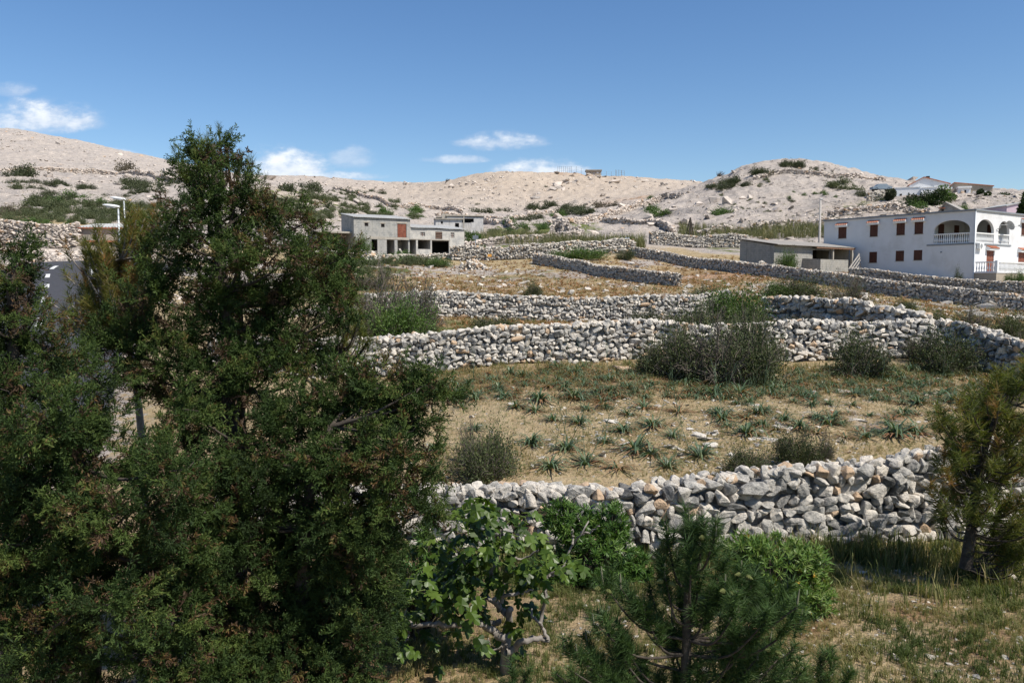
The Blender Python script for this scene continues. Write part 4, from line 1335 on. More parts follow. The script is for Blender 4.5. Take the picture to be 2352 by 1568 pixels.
def window(name, m, mp, a, b, c, d, slats=9, sill=True, awn=False, door=False):
    geo = Geo()
    mid = (a + b) / 2
    for l0, l1 in ((a + .015, mid - .008), (mid + .008, b - .015)):
        bb = lambda l0, l1, d0, d1, z0, z1: geo.add([mp(l, dd, z) for (l, dd, z) in ((l0, d0, z0), (l1, d0, z0), (l1, d1, z0), (l0, d1, z0), (l0, d0, z1), (l1, d0, z1), (l1, d1, z1), (l0, d1, z1))], BOX_F, rng.random())
        bb(l0, l0 + .06, .04, .1, c, d); bb(l1 - .06, l1, .04, .1, c, d)
        n = slats
        for i in range(n):
            z0 = c + (d - c) * i / n
            bb(l0 + .061, l1 - .061, .055, .092, z0 + .012, z0 + (d - c) / n - .004)
    w_ = geo.obj(name, m, wh)
    geo = Geo()
    geo.add([mp(l, dd, z) for (l, dd, z) in ((a, .12, c), (b, .12, c), (b, .16, c), (a, .16, c), (a, .12, d), (b, .12, d), (b, .16, d), (a, .16, d))], BOX_F, .5)
    geo.obj('backing_board', M['dark'], w_)
    if sill:
        geo = Geo()
        geo.add([mp(l, dd, z) for (l, dd, z) in ((a - .06, -.05, c - .05), (b + .06, -.05, c - .05), (b + .06, .0, c - .05), (a - .06, .0, c - .05), (a - .06, -.05, c - .001), (b + .06, -.05, c - .001), (b + .06, .0, c - .001), (a - .06, .0, c - .001))], BOX_F, .5)
        geo.obj('sill', M['cement'], w_)
    if awn:
        geo = Geo()
        A, B, zt = a - .22, b + .22, d + .34
        geo.add([mp(l, dd, z) for (l, dd, z) in ((A, -.42, zt - .22), (B, -.42, zt - .22), (B, -.003, zt - .02), (A, -.003, zt - .02), (A, -.42, zt - .14), (B, -.42, zt - .14), (B, -.003, zt + .06), (A, -.003, zt + .06))], BOX_F, .5)
        geo.add([mp(l, dd, z) for (l, dd, z) in ((A, -.36, zt - .36), (B, -.36, zt - .36), (B, -.003, zt - .36), (A, -.003, zt - .36), (A, -.36, zt - .2), (B, -.36, zt - .2), (B, -.003, zt - .03), (A, -.003, zt - .03))], BOX_F, .5)
        aw = geo.obj('awning', M['white_clean'], wh)
        geo = Geo()
        nt_ = int((B - A) / .19)
        for i in range(nt_):
            l = A + (i + .5) * (B - A) / nt_
            tube(geo, [mp(l, -.46, zt - .15), mp(l, -.01, zt + .08)], .062, 6)
        geo.obj('clay_tiles', M['tile'], aw, True)


for (a, b, c, d) in side_win: window('window_shutter', M['shutter'], MY(0), a, b, c, d, awn=True)
for (a, b, c, d) in side_low: window('window_shutter', M['shutter'], MY(0), a, b, c, d)
window('window_shutter', M['shutter'], MX(0), *fr_win[0], awn=True)
window('window_shutter', M['shutter_red'], MX(0), *fr_win[1], awn=True)
window('front_door', M['shutter_red'], MX(0), *fr_win[2], slats=14, sill=False, awn=True)
window('window_shutter', M['shutter'], MX(0), *fr_win[3], awn=True)
# shuttered balcony doors on the recess walls
part('balcony_door', M['shutter'], wh, (2.15, 3.2, 4.53, 4.59, 3.45, 5.6))
part('balcony_door', M['shutter'], wh, (7.53, 7.59, 1.2, 2.3, 3.45, 5.6))
part('balcony_door', M['shutter'], wh, (5.4, 6.3, 4.53, 4.59, 3.45, 5.6))


def balusters(p0, p1, n, zb, h, parent):
    geo = Geo()
    p0, p1 = Vector(p0), Vector(p1)
    z = zb
    prof = [(0, .05), (.08, .05), (.12, .035), (.22, .075), (.34, .07), (.52, .035), (.68, .03), (.74, .05), (.8, .05)]
    for i in range(n):
        c = p0.lerp(p1, (i + .5) / n)
        tube(geo, [(c.x, c.y, z + .06 + q[0] / .8 * (h - .16)) for q in prof], [q[1] for q in prof], 7, cap=False)
    for zz, hh, ww in ((z, .06, .16), (z + h - .1, .1, .2)):
        bar(geo, (p0.x, p0.y, zz + hh / 2), (p1.x, p1.y, zz + hh / 2), ww, hh)
    return geo.obj('balustrade', M['white_clean'], parent)


balusters((.1, B1[0], 0), (.1, B1[1], 0), 17, 3.44, 1.0, wh)
balusters((B2[0], .1, 0), (B2[1], .1, 0), 16, 3.44, 1.0, wh)
balusters((B3[0], .1, 0), (B3[1], .1, 0), 11, 3.44, 1.0, wh)
# terrace in front of the door
part('terrace_base', M['beige'], wh, (0.02, 14, -2.1, -.002, -2.2, .5))
part('terrace_floor', M['white'], wh, (-.03, 14.05, -2.15, -.003, .502, .6))
balusters((.1, -2.0, 0), (.1, -.15, 0), 8, .61, .98, wh)
balusters((.3, -2.05, 0), (13.9, -2.05, 0), 52, .61, .98, wh)
part('terrace_post', M['white_clean'], wh, (-.02, .22, -2.18, -1.94, .605, 1.68))
ac = part('air_conditioner', M['white_clean'], wh, (.35, 1.2, -.36, -.06, 2.85, 3.4))
geo = Geo(); tube(geo, [(.68, -.365, 3.12), (.68, -.385, 3.12)], .22, 16)
geo.obj('fan_grille', M['steel'], ac)
geo = Geo()
n, r0 = 10, .5
for i in range(n):
    for j in range(20):
        a0_, a1_ = j / 20 * 6.283, (j + 1) / 20 * 6.283
        V = []
        for (ii, aa) in ((i, a0_), (i + 1, a0_), (i + 1, a1_), (i, a1_)):
            r = ii / n * r0
            V.append((r * math.cos(aa), r * r * .55, r * math.sin(aa)))
        geo.add(V, [(0, 1, 2, 3)])
dsh = geo.obj('satellite_dish', M['dish'], wh, True)
dsh.location = (5.9, -.75, 5.35); dsh.rotation_euler = (math.radians(-25), 0, math.radians(62))
geo = Geo()
tube(geo, [(4.45, -.05, 4.9), (4.45, -.3, 5.0), (4.5, -.35, 5.35)], .035, 6)
tube(geo, [(4.5, -.35, 5.3), (5.9, -.72, 5.3)], .03, 6)
tube(geo, [(5.9, -.75, 5.1), (6.7, -1.1, 5.25)], .02, 5)
box(geo, 6.62, 6.78, -1.18, -1.04, 5.2, 5.34)
geo.obj('dish_arm', M['steel'], wh)
geo = Geo(); tube(geo, [(0, 3.1, 2.65), (-.12, 3.1, 2.65), (-.16, 3.1, 2.58)], .05, 8)
geo.obj('wall_lamp', M['grey_trim'], wh)

# ---- houses on the hill at the right
def hill_house(name, label, px, py, Y, wpx, hpx, dep, rz, m, roof, mk):
    q = P(px, py, Y)
    k = Y / FPX
    W, H = wpx * k / max(math.cos(rz), .3), hpx * k
    e = empty(name, q, rz, label, 'house')
    geo = Geo()
    mk(geo, W, H, dep, e)
    geo.obj('wall', m, e)
    return e


def gable(geo, W, H, dep, e, roofm, peak=0.45, rise=1.3, ov=.25):
    """gable end towards the viewer"""
    V = []
    for y in (0, dep):
        V += [(0, y, -3), (W, y, -3), (W, y, H), (W * peak, y, H + rise), (0, y, H)]
    F5 = [(0, 1, 2, 3, 4), (9, 8, 7, 6, 5)]
    geo.add(V, [(0, 1, 2, 4), (5, 9, 7, 6), (0, 4, 9, 5), (1, 6, 7, 2)], .5)
    geo.add(V, [(2, 3, 4), (7, 9, 8)], .5)
    r = Geo()
    for (x0, z0, x1, z1) in ((-ov, H - rise / (W * peak) * ov, W * peak, H + rise), (W * peak, H + rise, W + ov, H - rise / (W * (1 - peak)) * ov)):
        VV = [(x, y, z + t) for t in (.02, .17) for (x, z, y) in ((x0, z0, -ov), (x1, z1, -ov), (x1, z1, dep + ov), (x0, z0, dep + ov))]
        r.add(VV, BOX_F)
    r.obj('roof', roofm, e)


def hh1(geo, W, H, dep, e):
    gable(geo, W, H, dep, e, M['tile'], .36, 1.5)
    part('chimney', M['dark'], e, (W * .45, W * .45 + .7, 2, 2.7, H + .8, H + 2.0))
    part('window', M['dark'], e, (W * .78, W * .84, -.05, -.01, H * .5, H * .75))
    part('balcony', M['white_clean'], e, (W * .72, W + .4, -1.5, -.01, H * .2, H * .42))
    part('balcony_roof', M['white_clean'], e, (W * .62, W * .72, -.6, -.01, H * .62, H * .75))


h1 = hill_house('hill_house', 'white gabled house with a dark chimney on the hill, left of the beige house', 2088, 442, 172, 76, 16, 8, math.radians(-20), M['white'], None, hh1)
part('annex', M['white_clean'], h1, (-2.9, 2.0, -1.5, 3, -3, .85), (2.002, 4.6, -2.5, 3, -3.2, .55))
part('annex_roof', M['white_clean'], h1, (-3.0, 2.1, -1.6, 3.1, .852, .97), (2.11, 4.8, -2.6, 3.1, .552, .66))
part('window', M['dark'], h1, (-1.9, -1.5, -1.56, -1.51, -.9, -.4))
part('window', M['dark'], h1, (-.3, -.1, -1.56, -1.51, -.5, -.2))


def hh2(geo, W, H, dep, e):
    gable(geo, W, H, dep, e, M['tile'], .14, 1.0)
    part('front_wing', M['white_clean'], e, (W * .2, W * .47, -2.5, -.01, -4, H * .78))
    part('wing_roof', M['white_clean'], e, (W * .18, W * .49, -2.8, -.01, H * .782, H * .95))
    part('window', M['dark'], e, (W * .28, W * .37, -2.56, -2.51, H * .2, H * .55))
    part('balcony', M['white_clean'], e, (W * .5, W * 1.1, -3, -.02, -1.5, -.3), (W * .5, W * .8, -3.6, -3.01, -4, .6))


hill_house('hill_house', 'beige house with brown roof and a white front wing on the hill, at the skyline', 2176, 452, 178, 84, 20, 7, math.radians(-20), M['beige'], None, hh2)


def hh3(geo, W, H, dep, e):
    gable(geo, W, H, dep, e, M['fibro_brown'], .3, 1.8, .3)
    part('door', M['dark'], e, (W * .17, W * .25, -.06, -.01, H - 1.3, H + .9))
    part('door_canopy', M['tile'], e, (W * .1, W * .3, -.5, -.01, H + 1.0, H + 1.12))


hill_house('grey_gable_house', 'grey house with a broad pale roof just above the roof of the white house', 2150, 503, 125, 46, 8, 5.5, math.radians(-42), M['block'], None, hh3)


def hh4(geo, W, H, dep, e):
    gable(geo, W, H, dep, e, M['fibro'], .55, .5, .2)
    part('window', M['dark'], e, (W * .45, W * .55, -.06, -.01, H * .3, H * .75))


hill_house('pink_house', 'small pinkish house peeping over the white house roof at the right edge', 2312, 488, 130, 60, 14, 6, math.radians(5), M['pink'], None, hh4)
# retaining walls and a parked car among the trees by the hill houses
dry_wall('pale retaining wall of rough masonry left of the white hill house', [(1990, 461, 165), (2030, 462, 165)], 1.9, .6, .5, .3, ROCK_LO, SF, GH, .03, tone0=.7)
q = P(2023, 440, 168)
pc = empty('parked_car', q + Vector((0, 0, .1)), 0, 'small blue-grey car parked by the white hill house', 'car')
geo = Geo()
sil = [(-2, .35), (-2, .8), (-1.2, .9), (-.7, 1.4), (.8, 1.4), (1.4, .95), (2, .85), (2, .35)]
V = [(x, y, z) for y in (-.8, .8) for x, z in sil]
n = len(sil)
geo.add(V, [(i, (i + 1) % n, n + (i + 1) % n, n + i) for i in range(n)])
for o_ in (0, n):
    geo.add(V, [(o_ + 0, o_ + 1, o_ + 2, o_ + 7), (o_ + 2, o_ + 5, o_ + 6, o_ + 7), (o_ + 2, o_ + 3, o_ + 4, o_ + 5)])
geo.obj('body', M['sign_blue'], pc)
for x in (-1.25, 1.25):
    for y in (-.75, .75):
        geo = Geo(); tube(geo, [(x, y - .1, .33), (x, y + .1, .33)], .33, 14); geo.obj('wheel', M['dark'], pc)

# ---- cabin and its fenced yard on the far ridge
q = P(1362, 402, 398)
zc = g1(q.x, q.y)
cb_ = empty('ridge_cabin', (q.x - 3.2, q.y, max(zc, q.z) - .2), math.radians(-3), 'small stone cabin with a flat roof on the bare ridge inside a fence', 'cabin')
geo = Geo()
facade(geo, 0, 7, -2, 2.2, [(1.2, 2.1, .6, 1.6), (3.0, 4.2, -1, 1.6), (5.0, 5.9, .8, 1.6)], .3, MX(0))
facade(geo, 0, 7, -2, 2.2, [], .3, MX(5)); mono_end(geo, 0, .3, .3, 5, -2, 2.2, 2.2); mono_end(geo, 6.7, 7, .3, 5, -2, 2.2, 2.2)
geo.obj('wall', M['beige'], cb_)
part('roof_slab', M['fibro_brown'], cb_, (-.5, 7.5, -.6, 5.5, 2.21, 2.7))
part('door', M['wood_pale'], cb_, (3.0, 4.2, .1, .15, -1, 1.6))
part('window', M['dark'], cb_, (1.2, 2.1, .15, .2, .6, 1.6))
part('window', M['sign_white'], cb_, (5.0, 5.9, .05, .1, .8, 1.6))
fn = empty('yard_fence', (q.x, q.y, zc), 0, 'thin post fence around the cabin yard on the bare ridge', 'fence')
fp = [(1281, 402, 408)] + [(1281 + i * 4.4, 402 + i * 1.3, 408 - i * 2.2) for i in range(1, 8)] + [(1312 + i * 11.5, 411.5, 391) for i in range(11)] + [(1434, 408, 396), (1428, 406, 400), (1421, 405, 402), (1414, 404, 404)]
prev = None
wires = Geo()
for a, b, Y in fp:
    p = P(a, b, Y); z = g1(p.x, p.y)
    geo = Geo(); box(geo, p.x - .055, p.x + .055, p.y - .055, p.y + .055, z - .3, z + 3.1)
    o = geo.obj('post', M['bark_grey'], fn); o.matrix_parent_inverse = Matrix.Translation(-fn.location)
    top = Vector((p.x, p.y, z + 2.9))
    if prev is not None and (top - prev).length < 30:
        for dz in (0, -1.0, -2.0):
            bar(wires, prev + Vector((0, 0, dz)), top + Vector((0, 0, dz)), .035)
    prev = top
o = wires.obj('wire', M['steel'], fn); o.matrix_parent_inverse = Matrix.Translation(-fn.location)

# ------------------------------------------------------------------ street furniture
def lamp(px, py_base, Y, h, label):
    q = P(px, py_base, Y)
    e = empty('street_lamp', (q.x, q.y, g1(q.x, q.y)), math.radians(6), label, 'street lamp', 'street lamps by the road')
    z1 = CAMZ + px_uz(px, h)[1] * Y - e.location.z
    geo = Geo()
    tube(geo, [(0, 0, -.3), (0, 0, z1 * .35), (0, 0, z1)], [.11, .095, .06], 10)
    tube(geo, [(0, 0, 0), (0, 0, .5)], .14, 10)
    geo.obj('pole', M['white_metal'], e, True)
    geo = Geo()
    n = 7
    prof = [(0.12, .07, .09), (0.05, .11, .12), (-.25, .17, .15), (-.6, .2, .15), (-.95, .15, .11), (-1.12, .06, .05)]
    V = []
    for x, wd, hh in prof:
        zc_ = z1 + .1 + (.12 - x) * .12
        for a in np.arange(10) / 10 * 2 * np.pi:
            V.append((x, math.cos(a) * wd, zc_ + math.sin(a) * hh * (1 if math.sin(a) > 0 else .45)))
    F = [(i * 10 + j, i * 10 + (j + 1) % 10, (i + 1) * 10 + (j + 1) % 10, (i + 1) * 10 + j) for i in range(len(prof) - 1) for j in range(10)]
    geo.add(V, F)
    geo.add(V[:10], [(0, 1, 2, 3), (0, 3, 4, 5), (0, 5, 6, 7), (0, 7, 8, 9)])
    geo.add(V[-10:], [(0, 1, 2, 3), (0, 3, 4, 5), (0, 5, 6, 7), (0, 7, 8, 9)])
    hd = geo.obj('lamp_head', M['lamp_white'], e, True)
    geo = Geo()
    V = [(x, y, z1 + .065 + (.12 - x) * .12 - dz) for dz in (0, .07) for (x, y) in ((-.2, -.13), (-.85, -.12), (-.85, .12), (-.2, .13))]
    geo.add(V, BOX_F)
    geo.obj('glass', M['lamp_glass'], hd)


lamp(277, 640, 62, 479, 'nearer and taller street lamp with a white head, left of the other lamp')
lamp(290, 622, 70.5, 461, 'farther street lamp rising just right of the nearer lamp')


def post_obj(px, py, Y, top, r=.04):
    q = P(px, py, Y); z = g1(q.x, q.y)
    zt = CAMZ + px_uz(px, top)[1] * Y
    return q, z, zt


q, z, zt = post_obj(286, 612, 65, 546)
cs = empty('road_sign', (q.x, q.y, z), math.radians(-14), 'red and white chevron road sign behind the street lamp poles', 'road sign')
geo = Geo(); tube(geo, [(0, .04, -.2), (0, .04, zt - z)], .035, 8); geo.obj('pole', M['white_metal'], cs)
zz = zt - z
bd = part('board', M['sign_white'], cs, (-.42, .42, -.03, 0, zz - .85, zz + .02))
geo = Geo()
for k in range(2):
    x0 = -.30 + k * .4
    for s_ in (-1, 1):
        V = [(x0, -.036, zz - .42), (x0 + .2, -.036, zz - .42), (x0 + .02, -.036, zz - .42 + s_ * .4), (x0 - .18, -.036, zz - .42 + s_ * .4)]
        geo.add(V, [(0, 1, 2, 3)])
geo.obj('chevrons', M['sign_red'], bd)
q, z, zt = post_obj(1092.5, 608, 97, 541)
sp_ = empty('sign_post', (q.x, q.y, z), 0, 'thin grey post with a small dark sign, right of the concrete farm building', 'sign')
geo = Geo(); tube(geo, [(0, 0, -.3), (0, 0, zt - z + .1)], .045, 8); geo.obj('pole', M['white_metal'], sp_)
part('sign_plate', M['sign_back'], sp_, (-.34, .34, -.09, -.05, zt - z - .45, zt - z))
for px, lab in ((1437.5, 'left of two blue-grey upright boards at the corner of the long wall'), (1443, 'right of two blue-grey upright boards at the corner of the long wall')):
    q, z, zt = post_obj(px, 590, 95 + (px > 1440) * .5, 545)
    bp_ = empty('marker_board', (q.x, q.y, z), math.radians(12), lab, 'sign', 'marker boards by the wall')
    part('board', M['sign_blue'], bp_, (-.10, .10, -.03, .03, zt - z - 1.15, zt - z))
    geo = Geo(); tube(geo, [(0, .07, -.2), (0, .07, zt - z - .05)], .04, 6); geo.obj('post', M['white_metal'], bp_)
q, z, zt = post_obj(1882, 560, 100, 455)
up = empty('utility_pole', (q.x, q.y, z), 0, 'tall slim grey utility pole at the far corner of the white house', 'utility pole')
geo = Geo(); tube(geo, [(0, 0, -.5), (0, 0, zt - z)], [.17, .12], 10); geo.obj('pole', M['wood_pale'], up, True)
geo = Geo(); tube(geo, [(-.05, -.1, zt - z - .15), (.25, -.1, zt - z - .15)], .06, 8); geo.obj('insulator', M['lamp_glass'], up)
c0 = Vector((q.x, q.y, zt - .2)); c1 = wh.matrix_basis @ Vector((2, 12, ZT + .6)) if False else Vector((36.0, 92.0, 11.6)); c1 = P(2060, 489, 96)
geo = Geo(); tube(geo, [c0.lerp(c1, f) - Vector((0, 0, 4 * f * (1 - f) * .5)) for f in np.linspace(0, 1, 14)], .018, 4)
tag(geo.obj('power_cable', M['dark']), 'thin cable hanging from the utility pole to the white house', 'cable')
q, z, zt = post_obj(1585, 545, 128, 497)
geo = Geo()
for dx, dy in ((-.75, .3), (.75, .3), (.1, -.7), (-.3, -.5)):
    tube(geo, [(q.x + dx, q.y + dy, z - .2), (q.x + dx * .05, q.y + dy * .05, zt - rng.random() * .3)], [.11, .07], 6)
bar(geo, (q.x - .45, q.y + .1, z + 1.3), (q.x + .45, q.y + .1, z + 1.4), .1)
tag(geo.obj('wooden_tripod', M['bark']), 'dark tripod of wooden poles standing in the reeds below the right hill', 'tripod')
geo = Geo(); q = hit(1125, 600)[0]
box(geo, q[0] - .22, q[0] + .22, q[1] - .9, q[1] - .5, q[2] + .5, q[2] + .8)
tag(geo.obj('orange_crate', M['orange']), 'orange crate lying on the tumbled stone wall', 'crate')
# ------------------------------------------------------------------ foliage templates
def kite(p, d, l, w, n=None, r=None):
    """thin four-cornered leaf from p along d"""
    d = d / np.linalg.norm(d)
    if n is None:
        n = (r or rng).normal(size=3)
    s = np.cross(d, n); s = s / max(np.linalg.norm(s), 1e-6) * w / 2
    return [p, p + d * l * .45 + s, p + d * l, p + d * l * .45 - s]


def pack(quads, tones):
    V = np.array([q for k in quads for q in k]); m = len(quads[0])
    return V, np.arange(len(V)).reshape(-1, m), np.repeat(np.array(tones), m)


def cyp_spray():
    Q, T = [], []
    bend = rng.normal(0, .25, 2)
    ax = lambda t: np.array([bend[0] * t * t, bend[1] * t * t, t])
    for i in range(22):
        t = rng.uniform(.05, .98)
        a = rng.uniform(0, 6.28)
        d = np.array([math.cos(a), math.sin(a), rng.uniform(.5, 1.3)])
        L = rng.uniform(.24, .42) * (1.1 - .5 * t)
        b = ax(t)
        tn = rng.normal(0, .07)
        Q.append(kite(b, d, L, .052)); T.append(tn)
        d2 = d / np.linalg.norm(d) + rng.normal(0, .5, 3)
        Q.append(kite(b + d / np.linalg.norm(d) * L * .45, d2, L * .55, .05)); T.append(tn + .05)
        d2 = d / np.linalg.norm(d) + rng.normal(0, .6, 3)
        Q.append(kite(b + d / np.linalg.norm(d) * L * .7, d2, L * .5, .05)); T.append(tn + .08)
    Q.append(kite(ax(.45), np.array([bend[0], bend[1], 1.0]), .6, .08)); T.append(.05)
    return pack(Q, T)


def pine_shoot(n, l0, l1, a0, a1, wd=.014, start=.05):
    Q, T = [], []
    for i in range(n):
        t = rng.uniform(start, .95)
        a = rng.uniform(0, 6.28); e = math.radians(rng.uniform(a0, a1))
        d = np.array([math.cos(a) * math.sin(e), math.sin(a) * math.sin(e), math.cos(e)])
        L = rng.uniform(l0, l1)
        b = np.array([0, 0, t])
        s = np.cross(d, rng.normal(size=3)); s = s / np.linalg.norm(s) * wd / 2
        g_ = np.array([0, 0, -.12 * L])
        Q.append([b - s, b + s, b + d * L + g_]); T.append(rng.normal(0, .09))
    return pack(Q, T)


def whorl(n, l, w):
    Q, T = [], []
    for i in range(n):
        a = i / n * 6.283 * 2.6 + rng.normal(0, .3); e = math.radians(rng.uniform(25, 85))
        d = np.array([math.cos(a) * math.sin(e), math.sin(a) * math.sin(e), math.cos(e)])
        nn = np.array([-d[0] * .6, -d[1] * .6, 1.0])
        Q.append(kite(np.array([0, 0, rng.uniform(-.4, .2)]), d, l * rng.uniform(.7, 1.15), w, nn)); T.append(rng.normal(0, .10))
    return pack(Q, T)


def fig_leaf():
    half = [(0.05, 0.0), (.20, -.07), (.36, .00), (.40, .16), (.25, .28), (.44, .44), (.47, .60), (.36, .64), (.17, .55), (.21, .74), (.12, .92)]
    pts = half + [(0, 1.0)] + [(-x, y) for x, y in reversed(half)]
    b1, b2, cup = rng.uniform(.1, .5), rng.uniform(-.1, .3), rng.uniform(-.3, .1)

    def lift(x, y):
        return (x, y, -b1 * y * y - b2 * abs(x) + cup * x * x * 2 + .05 * math.sin(7 * y + 9 * x))
    V = [lift(0, .12), lift(0, .5)] + [lift(*p) for p in pts]
    n = len(pts); F = []
    for i in range(n):
        c = 0 if (pts[i][1] + pts[(i + 1) % n][1]) / 2 < .32 else 1
        F.append((c, 2 + (i + 1) % n, 2 + i))
    k = len(half)
    F += [(0, 1, 2 + 4), (0, 2 + n - 5, 1)]
    return np.array(V), np.array(F), np.zeros(len(V))


def blades(n, h, w, lean, seg=2, dry=0.0):
    Q, T = [], []
    for i in range(n):
        a = rng.uniform(0, 6.28); l = h * rng.uniform(.55, 1.15); ln = rng.uniform(.1, 1) * lean
        d = np.array([math.cos(a), math.sin(a), 0.0]); s = np.array([-d[1], d[0], 0]) * w / 2
        b = rng.normal(0, .12, 3) * h; b[2] = -.03 * h
        p1 = b + d * ln * l * .3 + np.array([0, 0, l * .6]); p2 = b + d * ln * l + np.array([0, 0, l * (1 - .35 * ln)])
        tn = rng.normal(0, .12)
        Q.append([b - s, b + s, p1 + s * .8, p1 - s * .8]); T.append(tn)
        Q.append([p1 - s * .8, p1 + s * .8, p2 + s * .1, p2 - s * .1]); T.append(tn)
    return pack(Q, T)


def strap_clump(n, L, w, dry):
    Q, T = [], []
    for i in range(n):
        a = rng.uniform(0, 6.28); l = L * rng.uniform(.65, 1.15)
        isdry = rng.random() < dry
        e = math.radians(rng.uniform(5, 40) if isdry else rng.uniform(35, 85))
        d = np.array([math.cos(a), math.sin(a), 0]); s = np.array([-d[1], d[0], 0]) * w / 2
        p = d * rng.uniform(0, .06) * L / .45; p[2] = -.02
        tn = rng.uniform(.84, 1.0) if isdry else rng.uniform(.2, .62)
        k = 5
        for j in range(k):
            q = p + (d * math.cos(e) + np.array([0, 0, math.sin(e)])) * l / k
            if q[2] < .015: q[2] = .015 + .01 * rng.random()
            w0, w1 = 1 - .16 * j, 1 - .16 * (j + 1)
            up = np.array([0, 0, .012])
            Q.append([p - s * w0, p + s * w0, q + s * w1, q - s * w1]); T.append(tn + (.22 if j == 4 and tn < .6 and rng.random() < .35 else 0))
            p = q; e -= math.radians(rng.uniform(18, 40) if not isdry else rng.uniform(4, 16))
    return pack(Q, T)


CYP = [cyp_spray() for _ in range(10)]
PSH = [pine_shoot(60, .30, .46, 18, 40) for _ in range(5)]
PTF = [pine_shoot(125, .40, .62, 26, 72, .024, .12) for _ in range(6)]
PLONG = [pine_shoot(55, .32, .48, 22, 55, .026) for _ in range(5)]
PWIDE = [pine_shoot(64, .38, .58, 28, 72, .032, .12) for _ in range(6)]
WHL = [whorl(13, 1.0, .17) for _ in range(6)]
FIG = [fig_leaf() for _ in range(9)]


def dome_pts(n, inner=.55):
    d = norm(rng.normal(size=(n, 3)))
    return d, d * (rng.uniform(inner ** 3, 1, n) ** (1 / 3))[:, None]


def px_ball(c, Y0):
    """ellipsoid given by photo centre, half sizes and depth"""
    px, py, rx, ry = c[:4]
    Y = Y0 + (c[4] if len(c) > 4 else 0)
    k = Y / FPX
    return np.array(tuple(P(px, py, Y))), np.array([rx * k, (rx + ry) * .5 * k, ry * k])


def conifer(name, label, cat, Y0, balls, trunk, limbs_from, m, sub_sp, sprays, tmpl, sscale, upb=.5, dry=.06, trunk_r=(.12, .03), barkm=None, jit=.25, group=None, tone0=.45, base=None, shrink=.92):
    """tree made of many small feathery tufts round branch ends"""
    tp = curve([P(*q) for q in trunk], 24)
    e = empty(name, tuple(tp[0]) if base is None else base, 0, label, cat, group)
    inv = Matrix.Translation(-Vector(e.location))
    gt = Geo()
    tube(gt, tp, np.linspace(trunk_r[0], trunk_r[1], len(tp)), 9)
    gf = Geo()
    for c in balls:
        Y = Y0 + (c[4] if len(c) > 4 else rng.normal(0, jit))
        ctr, rad = px_ball((c[0], c[1], c[2], c[3], Y - Y0), Y0)
        rad = rad * (shrink if c[1] < 640 else .96)
        # limb to the trunk
        i = int(np.argmin(np.linalg.norm(tp - (ctr - [0, 0, .35 * (limbs_from)]), axis=1)))
        mid = (tp[i] + ctr) / 2 + np.array([0, 0, -.08]) + rng.normal(0, .04, 3)
        lp = curve([tp[i], mid, ctr], 8)
        tube(gt, lp, np.linspace(.022, .006, 8), 5)
        area = 4 * np.pi * ((rad[0] * rad[1]) ** 1.6 / 3 + (rad[0] * rad[2]) ** 1.6 / 3 + (rad[1] * rad[2]) ** 1.6 / 3) ** (1 / 1.6)
        ns = max(int(area / sub_sp ** 2), 6)
        d, q = dome_pts(ns, .62)
        lump = .72 + .55 * fbm(d[:, 0] * 1.7 + c[0], d[:, 1] * 1.7 + d[:, 2] * 1.3 + c[1], 2, 5)
        sc_ = ctr + q * rad * lump[:, None]
        for s0, dd in list(zip(sc_, d))[::5]:
            tube(gt, [ctr, (ctr + s0) / 2 + rng.normal(0, .02, 3), s0], [.008, .006, .003], 3, cap=False)
        sd0 = norm(d * .9 + np.array([0, 0, upb]) + rng.normal(0, .3, d.shape))
        # inner sprays in dead-twig brown, toned dark to paint shade into the crown gaps
        ni = max(ns // 2, 4)
        di, qi = dome_pts(ni, .25)
        scatter(gf, tmpl, ctr + qi * rad * .62, frames(norm(di + rng.normal(0, .7, di.shape))), sscale * rng.uniform(1.0, 1.7, ni), np.clip(rng.normal(1.0, .03, ni), .95, 1.1))
        n = ns * sprays
        base_p = np.repeat(sc_, sprays, 0) + rng.normal(0, sub_sp * .20, (n, 3)) + np.repeat(sd0, sprays, 0) * rng.uniform(-.9, .7, (n, 1)) * sub_sp
        sd_ = sd0
        dirs = norm(np.repeat(sd_, sprays, 0) + rng.normal(0, .33, (n, 3)))
        patch = fbm(sc_[:, 0] * 1.6 + 40, sc_[:, 2] * 1.6 + sc_[:, 1], 2, 33)
        tb = np.repeat(np.clip(tone0 + rng.normal(0, .17, ns), .04, .76) + (patch > .77 - .6 * dry) * rng.uniform(.1, .4, ns), sprays) + rng.normal(0, .04, n)
        scatter(gf, tmpl, base_p, frames(dirs), sscale * rng.uniform(.7, 1.25, n), np.clip(tb, 0.02, .94))
    o = gt.obj('trunk', barkm or M['bark'], e, True); o.matrix_parent_inverse = inv
    o = gf.obj('crown', m, e); o.matrix_parent_inverse = inv
    return e, inv


